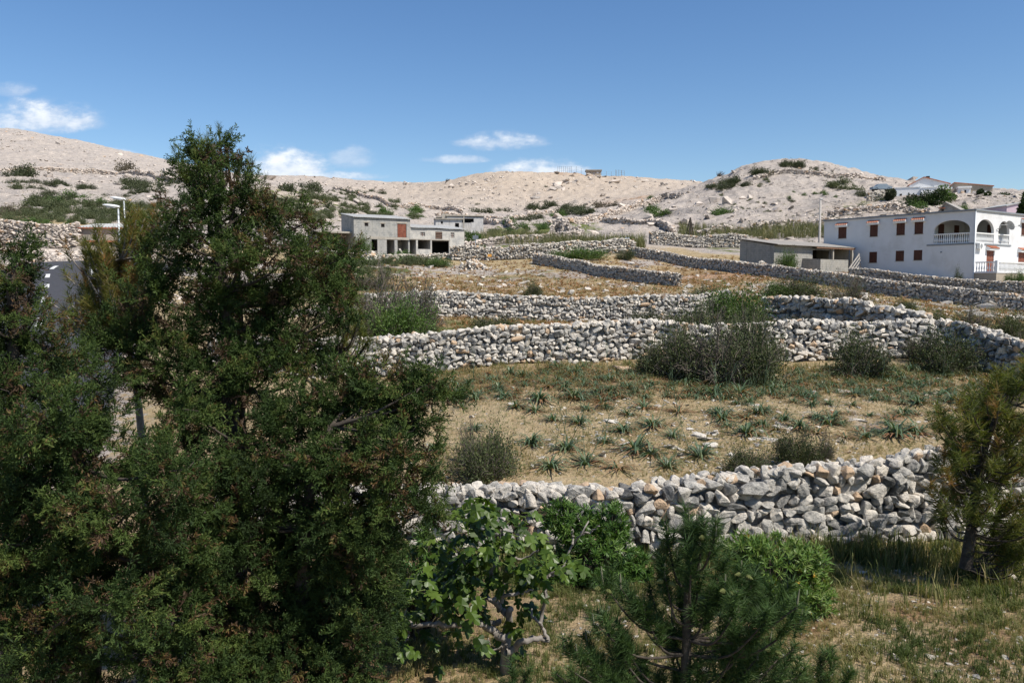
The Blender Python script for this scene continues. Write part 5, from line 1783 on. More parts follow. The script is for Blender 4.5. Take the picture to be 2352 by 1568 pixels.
# ------------------------------------------------------------------ the big junipers at the left
main_b = [(490, 345, 40, 26), (465, 378, 44, 26), (518, 375, 40, 34), (495, 425, 52, 34), (545, 445, 28, 38), (440, 400, 24, 18),
          (480, 472, 66, 30), (565, 480, 55, 32), (612, 492, 40, 26), (418, 485, 40, 24),
          (395, 530, 56, 34), (480, 540, 66, 40), (580, 540, 64, 42), (655, 530, 52, 32), (708, 510, 30, 18), (640, 580, 56, 32), (545, 600, 66, 36), (440, 600, 72, 36), (345, 575, 44, 24), (690, 575, 30, 22),
          (390, 655, 64, 32), (520, 660, 60, 34), (610, 655, 66, 38), (700, 640, 40, 26), (330, 665, 40, 26), (790, 590, 24, 26), (780, 635, 38, 28), (750, 680, 60, 34), (790, 715, 34, 26),
          (300, 765, 80, 40), (420, 775, 76, 44), (555, 760, 86, 36), (680, 768, 80, 36), (650, 815, 84, 36), (500, 830, 76, 42), (390, 850, 56, 40), (580, 890, 70, 40), (450, 905, 60, 40, .3), (500, 960, 60, 44, .2), (430, 1000, 56, 44, .3), (350, 890, 50, 30, .3), (600, 830, 60, 36), (720, 840, 56, 28), (560, 690, 60, 30), (460, 700, 60, 26), (260, 800, 50, 34), (730, 610, 40, 22), (650, 700, 50, 26), (300, 850, 40, 26)]
conifer('juniper_tree', 'tall dark green juniper, the biggest tree, its pointed top against the sky', 'tree', 7.8, main_b,
        [(530, 1700, 7.9), (535, 1300, 7.85), (530, 1000, 7.8), (522, 760, 7.8), (505, 560, 7.8), (490, 330, 7.8)], .8, M['cypress'], .175, 8, CYP, .150, .5, .06, (.13, .02), shrink=.80)
low_b = [(880, 885, 105, 36), (965, 890, 48, 22), (1010, 900, 22, 14), (785, 905, 80, 44), (885, 960, 100, 44), (960, 975, 45, 26), (705, 960, 76, 46), (820, 1040, 100, 54), (915, 1045, 56, 36), (992, 1072, 26, 26),
         (700, 1085, 92, 62), (590, 1150, 96, 70), (780, 1155, 104, 62), (905, 1135, 76, 52), (975, 1170, 42, 38), (700, 1280, 112, 70), (820, 1275, 80, 66), (905, 1235, 44, 40), (560, 1300, 100, 66),
         (770, 1400, 124, 78), (590, 1430, 110, 72), (820, 1440, 66, 60), (700, 1530, 120, 66), (800, 1550, 76, 50), (540, 1560, 110, 60), (450, 1360, 80, 56), (620, 1000, 60, 44), (420, 940, 56, 44), (650, 1650, 200, 70), (820, 1640, 90, 60), (500, 1070, 66, 52), (480, 1170, 66, 56), (640, 1210, 70, 50), (780, 1220, 60, 40), (480, 1460, 80, 50), (690, 1360, 70, 50), (640, 1480, 80, 50), (840, 1350, 56, 50), (840, 1200, 60, 40), (590, 1060, 60, 44), (760, 1080, 60, 40)]
conifer('juniper_tree', 'wide spreading juniper in front of the tallest tree, reaching right to the fig tree', 'tree', 7.0, low_b,
        [(720, 1830, 7.2), (700, 1500, 7.2), (700, 1200, 7.1), (760, 980, 7.0)], .6, M['cypress'], .172, 8, CYP, .160, .4, .08, (.11, .03), tone0=.45)
left_b = [(32, 585, 34, 24), (55, 625, 34, 24), (14, 640, 40, 28), (25, 700, 56, 36), (80, 735, 44, 30), (30, 790, 66, 42), (125, 800, 62, 34), (180, 835, 44, 26), (95, 880, 90, 44), (-10, 890, 60, 50), (215, 880, 60, 36),
          (-60, 720, 60, 60), (-90, 850, 80, 80)]
conifer('juniper_tree', 'pointed juniper cut off by the left edge beside the road', 'tree', 6.9, left_b,
        [(20, 1800, 6.9), (30, 1200, 6.9), (30, 800, 6.9), (32, 590, 6.9)], .6, M['cypress'], .172, 8, CYP, .145, .5, .05, (.10, .02), tone0=.36, shrink=.80)
ll_b = [(95, 965, 96, 44), (60, 1050, 104, 52), (205, 1065, 84, 46), (330, 1075, 72, 46), (120, 1150, 120, 56), (290, 1180, 96, 52), (400, 1150, 60, 50), (50, 1250, 90, 54), (200, 1270, 104, 54), (350, 1255, 76, 54),
        (95, 1355, 104, 54), (250, 1390, 104, 54), (400, 1420, 80, 50), (50, 1450, 84, 50), (330, 1500, 90, 44), (190, 1500, 70, 36), (60, 1560, 90, 44), (300, 1610, 150, 50), (-60, 1150, 90, 120), (-60, 1350, 90, 120), (250, 960, 50, 34), (480, 1250, 60, 50), (380, 1330, 70, 46), (150, 1450, 70, 44), (180, 1330, 70, 44), (120, 1240, 60, 40), (280, 1300, 60, 40), (400, 1080, 56, 44), (30, 1150, 60, 44), (170, 990, 60, 34), (20, 980, 60, 40), (450, 1540, 80, 50), (420, 1250, 60, 40)]
conifer('juniper_tree', 'low bushy juniper with brown dead patches filling the lower left corner', 'tree', 6.4, ll_b,
        [(200, 1950, 6.6), (210, 1500, 6.6), (200, 1200, 6.5), (180, 1000, 6.4)], .6, M['cypress'], .170, 8, CYP, .155, .35, .14, (.10, .03), tone0=.45)


def pine_from_tips(name, label, Y0, trunk, tips, m, tmpl, shoot, inward, barkm=None, tone0=.45, dryp=.05, trunk_r=(.06, .02), dup=2, jy=.3, up=1.0):
    """pine whose needle tufts end at the given photo points"""
    tp = curve([P(*q) for q in trunk], 20)
    e = empty(name, tuple(tp[0]), 0, label, 'tree')
    inv = Matrix.Translation(-Vector(e.location))
    gt, gf = Geo(), Geo()
    tube(gt, tp, np.linspace(trunk_r[0], trunk_r[1], len(tp)), 9)
    ends = []
    for t in tips:
        Y = Y0 + (t[2] if len(t) > 2 else rng.normal(0, jy))
        p = np.array(tuple(P(t[0], t[1], Y)))
        i = int(np.argmin(np.linalg.norm(tp - (p - [0, 0, inward]), axis=1)))
        a = tp[i]
        mid = a * .45 + p * .55 + np.array([0, 0, -.16])
        lp = curve([a, mid, p], 9)
        tube(gt, lp, np.linspace(.015, .006, 9), 5)
        d = norm(lp[-1] - lp[-3]) * .5 + np.array([0, 0, up]) * .6 + rng.normal(0, .12, 3)
        ends.append((p, norm(d)))
        pos = [p - norm(d) * shoot * .8]; dr = [d]
        for k in range(dup):
            f = rng.uniform(.5, .97)
            q = lp[int(f * 8)]
            pos.append(q); dr.append(norm(lp[-1] - lp[-3]) + np.array([0, 0, .8 * up]) + rng.normal(0, .35, 3))
        n = len(pos)
        scatter(gf, tmpl, np.array(pos), frames(np.array(dr)), shoot * rng.uniform(.85, 1.2, n), np.clip(tone0 + rng.normal(0, .09, n) + (rng.random(n) < dryp) * .4, .02, 1))
    o = gt.obj('trunk', barkm or M['bark'], e, True); o.matrix_parent_inverse = inv
    o = gf.obj('needles', m, e); o.matrix_parent_inverse = inv
    return e, inv, ends


# thin pines growing through and behind the tall juniper
tips = [(a, b + 34) for a, b in [(478, 282), (503, 276), (468, 300), (556, 322), (548, 345), (566, 365), (572, 395), (580, 340), (560, 420), (590, 430), (600, 405), (588, 460), (440, 320), (425, 345), (410, 345), (415, 375), (430, 430), (445, 300)]]
pine_from_tips('pine_tree', 'thin pine whose needle shoots rise beside the tip of the tallest juniper', 8.35, [(560, 1650, 8.4), (555, 900, 8.4), (545, 600, 8.4), (520, 330, 8.4)], tips, M['pine_dry'], PSH, .22, .25, tone0=.35, dup=4, jy=.12, trunk_r=(.05, .012))
tips = []
for cx, cy, rx, ry, n in [(215, 580, 50, 50, 14), (180, 650, 40, 50, 11), (260, 640, 50, 60, 16), (330, 560, 50, 60, 14), (310, 500, 30, 30, 6), (240, 720, 60, 40, 14), (160, 720, 24, 30, 5), (330, 700, 40, 50, 10), (370, 500, 30, 40, 6), (340, 620, 40, 40, 8)]:
    for _ in range(int(n * 1.5)): tips.append((rng.normal(cx, rx * .6), rng.normal(cy, ry * .6)))
pine_from_tips('pine_tree', 'straggly olive and brown needled pine left of the tallest juniper, over the road', 8.9, [(330, 1700, 8.9), (330, 1100, 8.9), (300, 800, 8.9), (260, 600, 8.9)], tips, M['pine_dry'], PLONG, .27, .35, M['bark_grey'], tone0=.55, dryp=.22, dup=2, jy=.25, trunk_r=(.06, .015))
tips = [(rng.normal(a, 20), rng.normal(b, 16)) for a, b in ((800, 765), (780, 800), (820, 740), (760, 830), (805, 700), (830, 780)) for _ in range(3)]
pine_from_tips('pine_tree', 'small olive pine sprigs between the tallest juniper and the second wall', 8.6, [(690, 1650, 8.6), (690, 1000, 8.6), (710, 850, 8.6), (770, 800, 8.6)], tips, M['pine_dry'], PLONG, .25, .2, tone0=.45, dup=1, jy=.15, trunk_r=(.04, .012))

# young pine with green cones in the middle foreground
raw = [(980, 80), (1050, 110), (1120, 170), (1230, 180), (865, 370), (780, 230), (755, 570), (1315, 660), (970, 790), (1465, 510), (175, 640), (345, 680), (365, 1330), (1240, 1150), (1735, 1200), (1890, 720), (1985, 860), (2020, 1000),
       (700, 440), (1300, 480), (1600, 600), (1500, 780), (1660, 840), (690, 1490), (880, 1530), (1060, 1470), (230, 1100), (25, 1190), (500, 1400), (240, 1500), (1330, 1510), (1700, 990), (1560, 1050), (1440, 1220), (1150, 950), (620, 700), (560, 900), (440, 800), (130, 900), (90, 1000), (330, 1150),
       (1800, 1350), (1620, 1330), (1500, 1430), (1850, 1500), (-60, 1330), (60, 1420), (900, 620), (1080, 560), (1000, 430), (1180, 700), (820, 1000), (1000, 1150), (1420, 900), (-180, 1250), (-120, 1450), (0, 1520), (150, 1430), (1950, 1250), (1900, 1400), (1700, 1480), (2020, 1480), (300, 1250), (820, 1250), (1550, 1180), (-250, 1480)]
tips = [(1340 + a / 4.04, 1180 + b / 4.04) for a, b in raw]
pe, inv, ends = pine_from_tips('pine_tree', 'young pine with long green needles, pale candles and green cones in the foreground', 6.6, [(1572, 1900, 6.6), (1574, 1600, 6.6), (1578, 1420, 6.6), (1582, 1300, 6.6), (1588, 1220, 6.6)], tips, M['pine'], PTF, .245, .45, tone0=.36, dryp=.02, dup=4, jy=.28, trunk_r=(.055, .018))


def cone_geo():
    geo = Geo()
    n, k = 9, 10
    V = [(0, 0, 0)]
    for i in range(1, n):
        t = i / n
        r = .42 * math.sin(math.pi * t ** .75) * (1 - .15 * t)
        for j in range(k):
            a = (j + .5 * (i % 2)) / k * 6.283
            rr = r * (1.07 if (i + j) % 2 else .93)
            V.append((rr * math.cos(a), rr * math.sin(a), t * 1.25))
    V.append((0, 0, 1.27))
    F4 = [(1 + (i - 1) * k + j, 1 + (i - 1) * k + (j + 1) % k, 1 + i * k + (j + 1) % k, 1 + i * k + j) for i in range(1, n - 1) for j in range(k)]
    geo.add(V, F4)
    geo.F3.append(np.array([(0, 1 + (j + 1) % k, 1 + j) for j in range(k)] + [(len(V) - 1, 1 + (n - 2) * k + j, 1 + (n - 2) * k + (j + 1) % k) for j in range(k)]))
    return geo.mesh('pine_cone')


cone_me = cone_geo(); cone_me.materials.append(M['cone'])
cg = Geo(); tube(cg, [(0, 0, 0), (0, 0, .5), (0, 0, 1)], [.09, .075, .035], 6)
cand_me = cg.mesh('candle'); cand_me.materials.append(M['candle'])
for i, (p, d) in enumerate(ends):
    if i < 18 or i % 3 == 0:
        o = link('candle', cand_me, None, pe); o.matrix_parent_inverse = inv
        o.location = tuple(p - d * .02); o.rotation_euler = Vector((d[0] * .35, d[1] * .35, 1)).to_track_quat('Z', 'Y').to_euler()
        s_ = .13 * rng.uniform(.6, 1.3); o.scale = (.11, .11, s_)
    if i in (4, 6, 7, 8, 9, 12, 13, 14, 2, 10):
        for k in range(2):
            a = rng.uniform(-.4, .6) + k * 2.6
            o = link('pine_cone', cone_me, None, pe); o.matrix_parent_inverse = inv
            dv = Vector((math.cos(a), -.55, -.35 + .5 * k))
            o.location = tuple(Vector(tuple(p)) + dv * .022 + Vector((0, -.04, -.03)))
            o.rotation_euler = dv.to_track_quat('Z', 'Y').to_euler(); o.scale = (.056,) * 3
tips = [(1885, 1515), (1912, 1490), (1945, 1555), (1850, 1560), (1905, 1560), (1870, 1590), (1930, 1600), (1835, 1600)]
pine_from_tips('pine_tree', 'tip of another young pine poking up at the bottom edge in the grass', 6.9, [(1890, 1900, 6.9), (1890, 1700, 6.9), (1893, 1580, 6.9)], tips, M['pine'], PTF, .22, .3, tone0=.45, dup=2, jy=.12, trunk_r=(.03, .012))
tips = [(1175, 1530), (1205, 1550), (1150, 1565), (1190, 1585), (1225, 1590)]
pine_from_tips('pine_tree', 'small pine sprig at the bottom edge in front of the fig trunk', 6.9, [(1190, 1900, 6.9), (1190, 1750, 6.9), (1188, 1600, 6.9)], tips, M['pine'], PTF, .2, .3, tone0=.4, dup=2, jy=.1, trunk_r=(.03, .012))

# pine at the right edge, in front of the near wall
tips = []
for cx, cy, rx, ry, n in [(2185, 950, 26, 26, 5), (2235, 925, 40, 36, 9), (2310, 900, 46, 50, 14), (2345, 1000, 40, 60, 15), (2255, 990, 50, 40, 13), (2225, 1080, 60, 34, 14), (2300, 1110, 60, 40, 16), (2180, 1120, 36, 30, 6), (2340, 1190, 44, 50, 14), (2260, 1170, 44, 26, 8), (2400, 950, 40, 80, 14), (2400, 1120, 40, 80, 14), (2340, 860, 40, 20, 6), (2180, 1040, 30, 50, 6), (2290, 1240, 60, 24, 12), (2350, 1265, 40, 24, 8), (2165, 1180, 24, 30, 4), (2230, 1010, 50, 50, 8)]:
    for _ in range(n): tips.append((rng.normal(cx, rx * .75), rng.normal(cy, ry * .75)))
pine_from_tips('pine_tree', 'yellowish green pine at the right edge standing before the near stone wall', 11.6, [(2218, 1305, 11.6), (2232, 1210, 11.6), (2240, 1130, 11.6), (2268, 1010, 11.6), (2315, 900, 11.6)], tips, M['pine_dry'], PWIDE, .36, .35, M['bark'], tone0=.46, dryp=.14, dup=1, jy=.5, trunk_r=(.09, .03), up=.7)

# ------------------------------------------------------------------ fig tree
fz = lambda a, b, dy=0.0: P(900 + a / 3.58, 1130 + b / 3.58, 8.7 + dy)
fe = empty('fig_tree', tuple(fz(915, 1580)), 0, 'fig tree with big lobed glossy leaves and bare grey branches in the foreground', 'tree')
finv = Matrix.Translation(-Vector(fe.location))
gt = Geo()
for br, r0, r1, dy in [([(915, 1600), (930, 1480), (940, 1300), (940, 1190), (965, 1050), (960, 950)], .075, .035, 0), ([(935, 1210), (830, 1140), (740, 1080), (690, 1055)], .05, .03, -.1), ([(900, 1060), (800, 1078), (700, 1055)], .03, .03, .05),
                       ([(690, 1055), (500, 1090), (330, 1085), (180, 1100), (145, 1050)], .035, .018, -.15), ([(150, 1090), (140, 1160), (110, 1230)], .014, .007, -.2), ([(950, 1000), (890, 950), (850, 900), (800, 880), (740, 870), (620, 905)], .04, .015, .1),
                       ([(830, 890), (900, 850), (1000, 840), (1080, 830), (1170, 780)], .026, .012, -.1), ([(935, 1320), (1005, 1285), (1080, 1230), (1180, 1200), (1282, 1218)], .04, .028, -.2), ([(1282, 1218), (1240, 1110), (1215, 1070), (1150, 1010), (1160, 960)], .022, .010, -.2),
                       ([(1222, 1090), (1240, 960), (1272, 880), (1265, 760), (1300, 680), (1390, 620), (1440, 540), (1490, 420), (1560, 350), (1612, 230)], .022, .008, 0), ([(1490, 420), (1485, 370), (1480, 310)], .012, .007, 0), ([(1560, 342), (1640, 325), (1695, 275)], .012, .006, 0),
                       ([(1300, 680), (1400, 670), (1480, 650)], .014, .008, 0), ([(760, 850), (800, 740), (820, 650), (860, 560), (870, 400), (900, 240)], .026, .008, .2), ([(905, 910), (920, 740), (960, 600), (1000, 550), (1080, 540), (1210, 475)], .024, .009, .1), ([(850, 570), (760, 470), (680, 460), (580, 462)], .018, .008, .25),
                       ([(600, 905), (560, 780), (600, 640), (560, 500), (420, 420)], .016, .006, 0), ([(690, 1055), (640, 960), (560, 930)], .016, .008, -.1), ([(640, 460), (640, 300), (680, 150)], .012, .006, .3), ([(860, 450), (1000, 330), (1080, 320)], .012, .006, .2), ([(960, 1240), (830, 1300), (790, 1200)], .012, .006, -.15), ([(1210, 475), (1260, 400), (1290, 350)], .010, .005, .1)]:
    w_ = curve([fz(a, b, dy + .06 * math.sin(i * 2.1)) for i, (a, b) in enumerate(br)], 20)
    w_ += rng.normal(0, .008, w_.shape)
    tube(gt, w_, np.linspace(r0, r1, 20), 8)
o = gt.obj('trunk', M['bark_grey'], fe, True); o.matrix_parent_inverse = finv
cl = [(640, 170), (700, 130), (760, 170), (560, 310), (680, 380), (900, 230), (1020, 260), (1080, 320), (860, 290), (620, 440), (760, 490), (900, 470), (400, 420), (540, 520), (350, 500), (690, 530), (1240, 520), (1290, 360), (780, 600), (990, 640), (1230, 650),
      (1310, 600), (600, 650), (720, 660), (440, 700), (330, 830), (400, 790), (560, 770), (640, 770), (690, 850), (550, 920), (480, 880), (250, 960), (100, 980), (330, 1000), (640, 1000), (700, 960), (420, 1080), (580, 1060), (1040, 900), (1170, 850), (980, 800),
      (1080, 740), (1060, 1060), (1140, 1010), (870, 1140), (180, 1160), (30, 1240), (280, 1230), (300, 1320), (500, 1240), (610, 1230), (980, 1320), (190, 740), (240, 680), (20, 1140), (820, 700), (500, 600), (480, 780), (1150, 580), (1000, 480), (1530, 590), (300, 900), (160, 860), (820, 380), (720, 290), (480, 1000)]
gl, gp = Geo(), Geo()
for a, b in cl:
    c0 = np.array(tuple(fz(a, b, rng.normal(0, .28))))
    n = int(rng.integers(5, 9)) if b < 1000 else 3
    for k in range(n):
        yaw = rng.uniform(0, 6.283)
        out = np.array([math.cos(yaw), math.sin(yaw) * .8 - .25, 0.0])
        st = c0 + rng.normal(0, .06, 3)
        pet = st + out * rng.uniform(.05, .12) + np.array([0, 0, rng.uniform(-.02, .05)])
        tube(gl, [st, pet], [.004, .003], 4, 1.0, cap=False)
        y_ax = norm(out + np.array([0, 0, rng.uniform(-1.0, .05)]))
        nz = norm(np.array([rng.normal(0, .35), -.35 + rng.normal(0, .35), 1.0]))
        x_ax = norm(np.cross(y_ax, nz)); z_ax = np.cross(x_ax, y_ax)
        scatter(gl, FIG, pet[None], np.stack([x_ax, y_ax, z_ax], 1)[None], rng.uniform(.105, .18), np.clip(rng.normal(.36, .2), 0, 1))
o = gl.obj('leaves', M['fig'], fe); o.matrix_parent_inverse = finv


# ------------------------------------------------------------------ narrow-leaved evergreen shrubs by the near wall
def evergreen(label, Y0, balls, leaf, sp, tone0, yellow=0):
    c0 = P(balls[0][0], balls[0][1], Y0)
    e = empty('evergreen_shrub', (c0.x, c0.y, 0.0), 0, label, 'shrub')
    inv = Matrix.Translation(-Vector(e.location))
    gf, gt, gy = Geo(), Geo(), Geo()
    for c in balls:
        ctr, rad = px_ball(c, Y0)
        area = 12.57 * (rad[0] * rad[1] * rad[2]) ** (2 / 3)
        ns = int(area / sp ** 2)
        d, q = dome_pts(ns, .6)
        lump = .75 + .5 * fbm(d[:, 0] * 2 + c[0], d[:, 1] * 2 + d[:, 2] * 2 + c[1], 2, 15)
        pos = ctr + q * rad * lump[:, None]
        pos[:, 2] = np.maximum(pos[:, 2], .04)
        dirs = norm(d * .8 + [0, 0, .55] + rng.normal(0, .3, (ns, 3)))
        scatter(gf, WHL, pos, frames(dirs), leaf * rng.uniform(.75, 1.2, ns), np.clip(tone0 + rng.normal(0, .13, ns), 0, 1))
        for p in pos[::6]:
            tube(gt, curve([(e.location.x + rng.normal(0, .08), e.location.y + rng.normal(0, .08), 0), (ctr + p) / 2 - [0, 0, .1], p], 6), np.linspace(.016, .004, 6), 4, cap=False)
        if yellow:
            k = rng.random(ns) < yellow
            scatter(gy, WHL[:1], pos[k] - [0, 0, .03], frames(rng.normal(size=(k.sum(), 3))), leaf * .5, .5)
    o = gt.obj('branches', M['bark'], e); o.matrix_parent_inverse = inv
    o = gf.obj('leaves', M['laurel'], e); o.matrix_parent_inverse = inv
    if yellow:
        o = gy.obj('yellowed_leaves', M['yellow_leaf'], e); o.matrix_parent_inverse = inv


evergreen('deep green narrow-leaved shrub behind the fig tree against the near wall', 11.7, [(1370, 1270, 100, 80), (1310, 1200, 60, 44), (1400, 1210, 50, 50), (1430, 1330, 66, 46), (1330, 1340, 80, 50), (1455, 1300, 40, 44), (1265, 1300, 46, 56), (1290, 1180, 40, 30)], .115, .10, .42)
evergreen('bright yellowish green narrow-leaved shrub with yellow leaves right of the young pine', 10.3, [(1780, 1300, 112, 72), (1715, 1262, 62, 40), (1850, 1370, 74, 58), (1850, 1290, 50, 40), (1780, 1390, 90, 50)], .105, .09, .74, .03)
evergreen('small green shrub hidden between the junipers and the fig tree', 9.6, [(950, 1310, 50, 50), (985, 1235, 36, 44), (930, 1390, 50, 40), (1040, 1330, 60, 40)], .10, .10, .35)


# ------------------------------------------------------------------ bushes
def lump_dome(n, inner, seed, squash=1.0):
    d = norm(rng.normal(size=(n, 3)) * [1, 1, .9])
    d[:, 2] = np.abs(d[:, 2]) * 1.0 - .12
    lump = .30 + 1.35 * fbm(d[:, 0] * 2.6 + seed * 3.1, d[:, 1] * 2.6 + d[:, 2] * 3.0, 3, seed)
    r = rng.uniform(inner ** 3, 1, n) ** (1 / 3)
    p = d * (r * lump)[:, None]
    p[:, 2] = np.maximum(p[:, 2] * squash, 0.02)
    return d, p


def leaf_quads(geo, pos, dirs, size, tone, asp=.5):
    n = len(pos)
    R = frames(dirs)
    t = (np.array([[0, 0, 0], [asp / 2, 0, .5], [0, .1, 1], [-asp / 2, 0, .5]]), np.array([[0, 1, 2, 3]]), np.zeros(4))
    scatter(geo, [t], pos, R, size, tone)


def branch_ends(n, seed):
    """ragged set of branch ends of a unit bush"""
    r = np.random.default_rng(seed)
    d = norm(r.normal(size=(n, 3)) * [1, 1, .8])
    d[:, 2] = np.abs(d[:, 2])
    e = d * r.uniform(.45, 1.0, (n, 1)) * [1, 1, .95]
    e[:, 2] += .08
    return d, e


def bush_mesh(seed, n_leaf, leaf, twigs, tone0, tone_sd, ends=38, sd=.14):
    d, e = branch_ends(ends, seed)
    geo, gt = Geo(), Geo()
    w_ = rng.uniform(.3, 1.6, ends); w_ /= w_.sum()
    k = rng.choice(ends, n_leaf, p=w_)
    f = rng.beta(5, 1.6, n_leaf)
    p = e[k] * f[:, None] + rng.normal(0, sd, (n_leaf, 3)) * (.5 + .6 * f)[:, None]
    p[:, 2] = np.maximum(p[:, 2], .02)
    et = rng.normal(0, .13, ends)
    leaf_quads(geo, p, norm(d[k] + rng.normal(0, .7, (n_leaf, 3)) + [0, 0, .2]), leaf * rng.uniform(.6, 1.3, n_leaf), np.clip(tone0 + et[k] + rng.normal(0, tone_sd, n_leaf), 0, 1))
    for i in range(ends):
        base = np.array([rng.normal(0, .10), rng.normal(0, .10), 0])
        mid = (base + e[i]) / 2 + rng.normal(0, .07, 3)
        tube(gt, curve([base, mid, e[i]], 6), np.linspace(.018, .006, 6), 4, rng.random(), cap=False)
    for i in range(twigs):
        j = int(rng.integers(0, ends)); f = rng.uniform(.35, 1)
        s0 = e[j] * f + rng.normal(0, .03, 3)
        dd = norm(d[j] + rng.normal(0, .75, 3) + [0, 0, .25])
        L = rng.uniform(.10, .34)
        m_ = s0 + dd * L * .5 + rng.normal(0, .02, 3)
        tube(gt, [s0, m_, s0 + dd * L], [.007, .005, .002], 3, rng.random(), cap=False)
    return geo.mesh('leaves'), gt.mesh('branches')


def simple_bush(seed, n_leaf, leaf, tone0):
    d, e = branch_ends(20, seed)
    k = rng.integers(0, 20, n_leaf)
    p = e[k] * rng.beta(4, 1.4, n_leaf)[:, None] + rng.normal(0, .17, (n_leaf, 3))
    p[:, 2] = np.maximum(p[:, 2], 0.0)
    geo = Geo()
    et = rng.normal(0, .14, 20)
    leaf_quads(geo, p, norm(d[k] + rng.normal(0, .7, (n_leaf, 3))), leaf * rng.uniform(.6, 1.3, n_leaf), np.clip(tone0 + et[k] + rng.normal(0, .1, n_leaf), 0, 1), .7)
    return geo.mesh('shrub')


TH = {}
for key, mt, nl, lf, tw, t0 in [('thorn', 'thorn', 9000, .052, 420, .45), ('grey', 'thorn', 3000, .045, 900, .5), ('green', 'green_bush', 8000, .060, 160, .45)]:
    TH[key] = []
    for s_ in range(3):
        a, b = bush_mesh(10 + s_ + len(key) * 7, nl, lf, tw, t0, .12)
        a.materials.append(M[mt]); b.materials.append(M['twig'])
        TH[key].append((a, b))
LABELS_USED = {}


def bush(px, py, rx, ry, kind, label, group='thorn bushes among the field walls', name='thorn_bush', Y=None):
    """bush with its foot at py + ry (photo pixels)"""
    if Y is None:
        p = hit(px, py + ry)[0]
    else:
        q = P(px, py + ry, Y); p = np.array([q.x, q.y, g1(q.x, q.y)])
    k = p[1] / FPX
    e = empty(name, (p[0], p[1], p[2] - .05), rng.uniform(0, 6.28), label, 'bush', group)
    e.scale = (rx * k * 1.22, rx * k * 1.05, 2 * ry * k * 1.15)
    a, b = TH[kind][int(rng.integers(0, 3))]
    link('leaves', a, None, e); link('branches', b, None, e)
    return e


for a in [(1110, 1040, 82, 62, 'thorn', 'dark thorn bush just behind the near wall beside the juniper'), (1085, 1010, 50, 50, 'grey', 'bare pinkish twiggy bush on top of the dark thorn bush behind the near wall'),
          (1725, 1050, 58, 36, 'thorn', 'low thorn bush just behind the near wall, left of a slightly taller one'), (1825, 1025, 54, 44, 'thorn', 'thorn bush just behind the near wall, right of a lower one'), (1895, 1020, 24, 36, 'grey', 'thin leafless bush behind the near wall'),
          (1555, 800, 78, 62, 'thorn', 'dark thorn bush at the left end of the big thicket before the second wall'), (1650, 802, 104, 72, 'grey', 'sprawling brownish green thorn bush in the middle of the big thicket'), (1735, 810, 76, 62, 'thorn', 'dark thorn bush at the right end of the big thicket before the second wall'),
          (1660, 830, 80, 40, 'thorn', 'low dark thorn bush at the foot of the big thicket'), (1500, 820, 40, 40, 'thorn', 'small thorn bush trailing off the left side of the big thicket'), (1630, 750, 60, 60, 'grey', 'bare grey twigs rising from the top of the big thicket'), (1975, 805, 72, 52, 'thorn', 'round dark thorn bush alone in front of the second wall'), (2175, 798, 76, 52, 'thorn', 'dark thorn bush at the bend of the second wall'),
          (2110, 790, 40, 40, 'grey', 'thin grey thorn bush left of the bush at the wall bend'), (2290, 890, 66, 46, 'grey', 'pinkish leafless bush behind the pine at the right edge'), (2340, 800, 40, 30, 'grey', 'twiggy bush by the dark wall at the right edge')]:
    bush(*a)
for a in [(1690, 705, 70, 44, 'green', 'bright green bush above the big grey thicket'), (1590, 755, 74, 62, 'thorn', 'dull green thorn bush at the upper left of the big thicket'), (1715, 775, 84, 74, 'thorn', 'dense green thorn bush at the upper right of the big thicket'), (760, 640, 70, 30, 'green', 'bright bush glimpsed beside the tallest juniper below the lean-to'), (850, 640, 60, 26, 'grey', 'faint grey twigs below the heap of orange stones'), (1720, 745, 50, 40, 'thorn', 'olive bush on the right shoulder of the big grey thicket'), (1560, 735, 60, 26, 'grey', 'grey bush growing over the end of the third wall'), (1620, 675, 60, 22, 'thorn', 'low dark bush at the foot of the curved wall'),
          (1830, 658, 72, 24, 'thorn', 'wide dark green bush against the long wall below the block shed'), (1790, 665, 40, 18, 'green', 'small bright bush left of the wide dark bush by the long wall'), (1950, 665, 50, 36, 'grey', 'grey twiggy bush against the long wall'), (1985, 715, 44, 26, 'grey', 'grey bush on the slope between two walls'),
          (1225, 660, 24, 20, 'thorn', 'lone round bush on the open earth above the third wall'), (875, 690, 84, 76, 'grey', 'grey leafless thorn bush beside the tallest juniper'), (958, 690, 64, 58, 'grey', 'purple grey twiggy bush left of the third wall'), (925, 728, 78, 48, 'green', 'green bush at the left end of the third wall'),
          (860, 745, 40, 34, 'grey', 'grey twigs bush behind the second wall by the juniper'), (1140, 742, 62, 18, 'thorn', 'low grey-green bush between the second and third walls'), (980, 742, 34, 20, 'thorn', 'small dull bush between the second and third walls near the juniper'),
          (1480, 735, 40, 26, 'thorn', 'dull bush before the right part of the third wall'), (2150, 735, 50, 24, 'thorn', 'bush on the grassy slope above the wall bend'), (2230, 728, 46, 26, 'grey', 'greyish bush under the long wall at the right'), (2040, 735, 50, 22, 'thorn', 'olive bush between the low dark wall and the long wall'), (2320, 742, 50, 30, 'thorn', 'dark bush under the long wall at the right edge'),
          (1840, 735, 44, 20, 'grey', 'grey bush along the low dark wall'), (2080, 700, 30, 14, 'thorn', 'small bush halfway along the long wall'), (2200, 640, 12, 24, 'thorn', 'narrow dark shrub before the white house'), (1200, 690, 16, 12, 'green', 'bright green weed growing in the third wall')]:
    bush(*a)
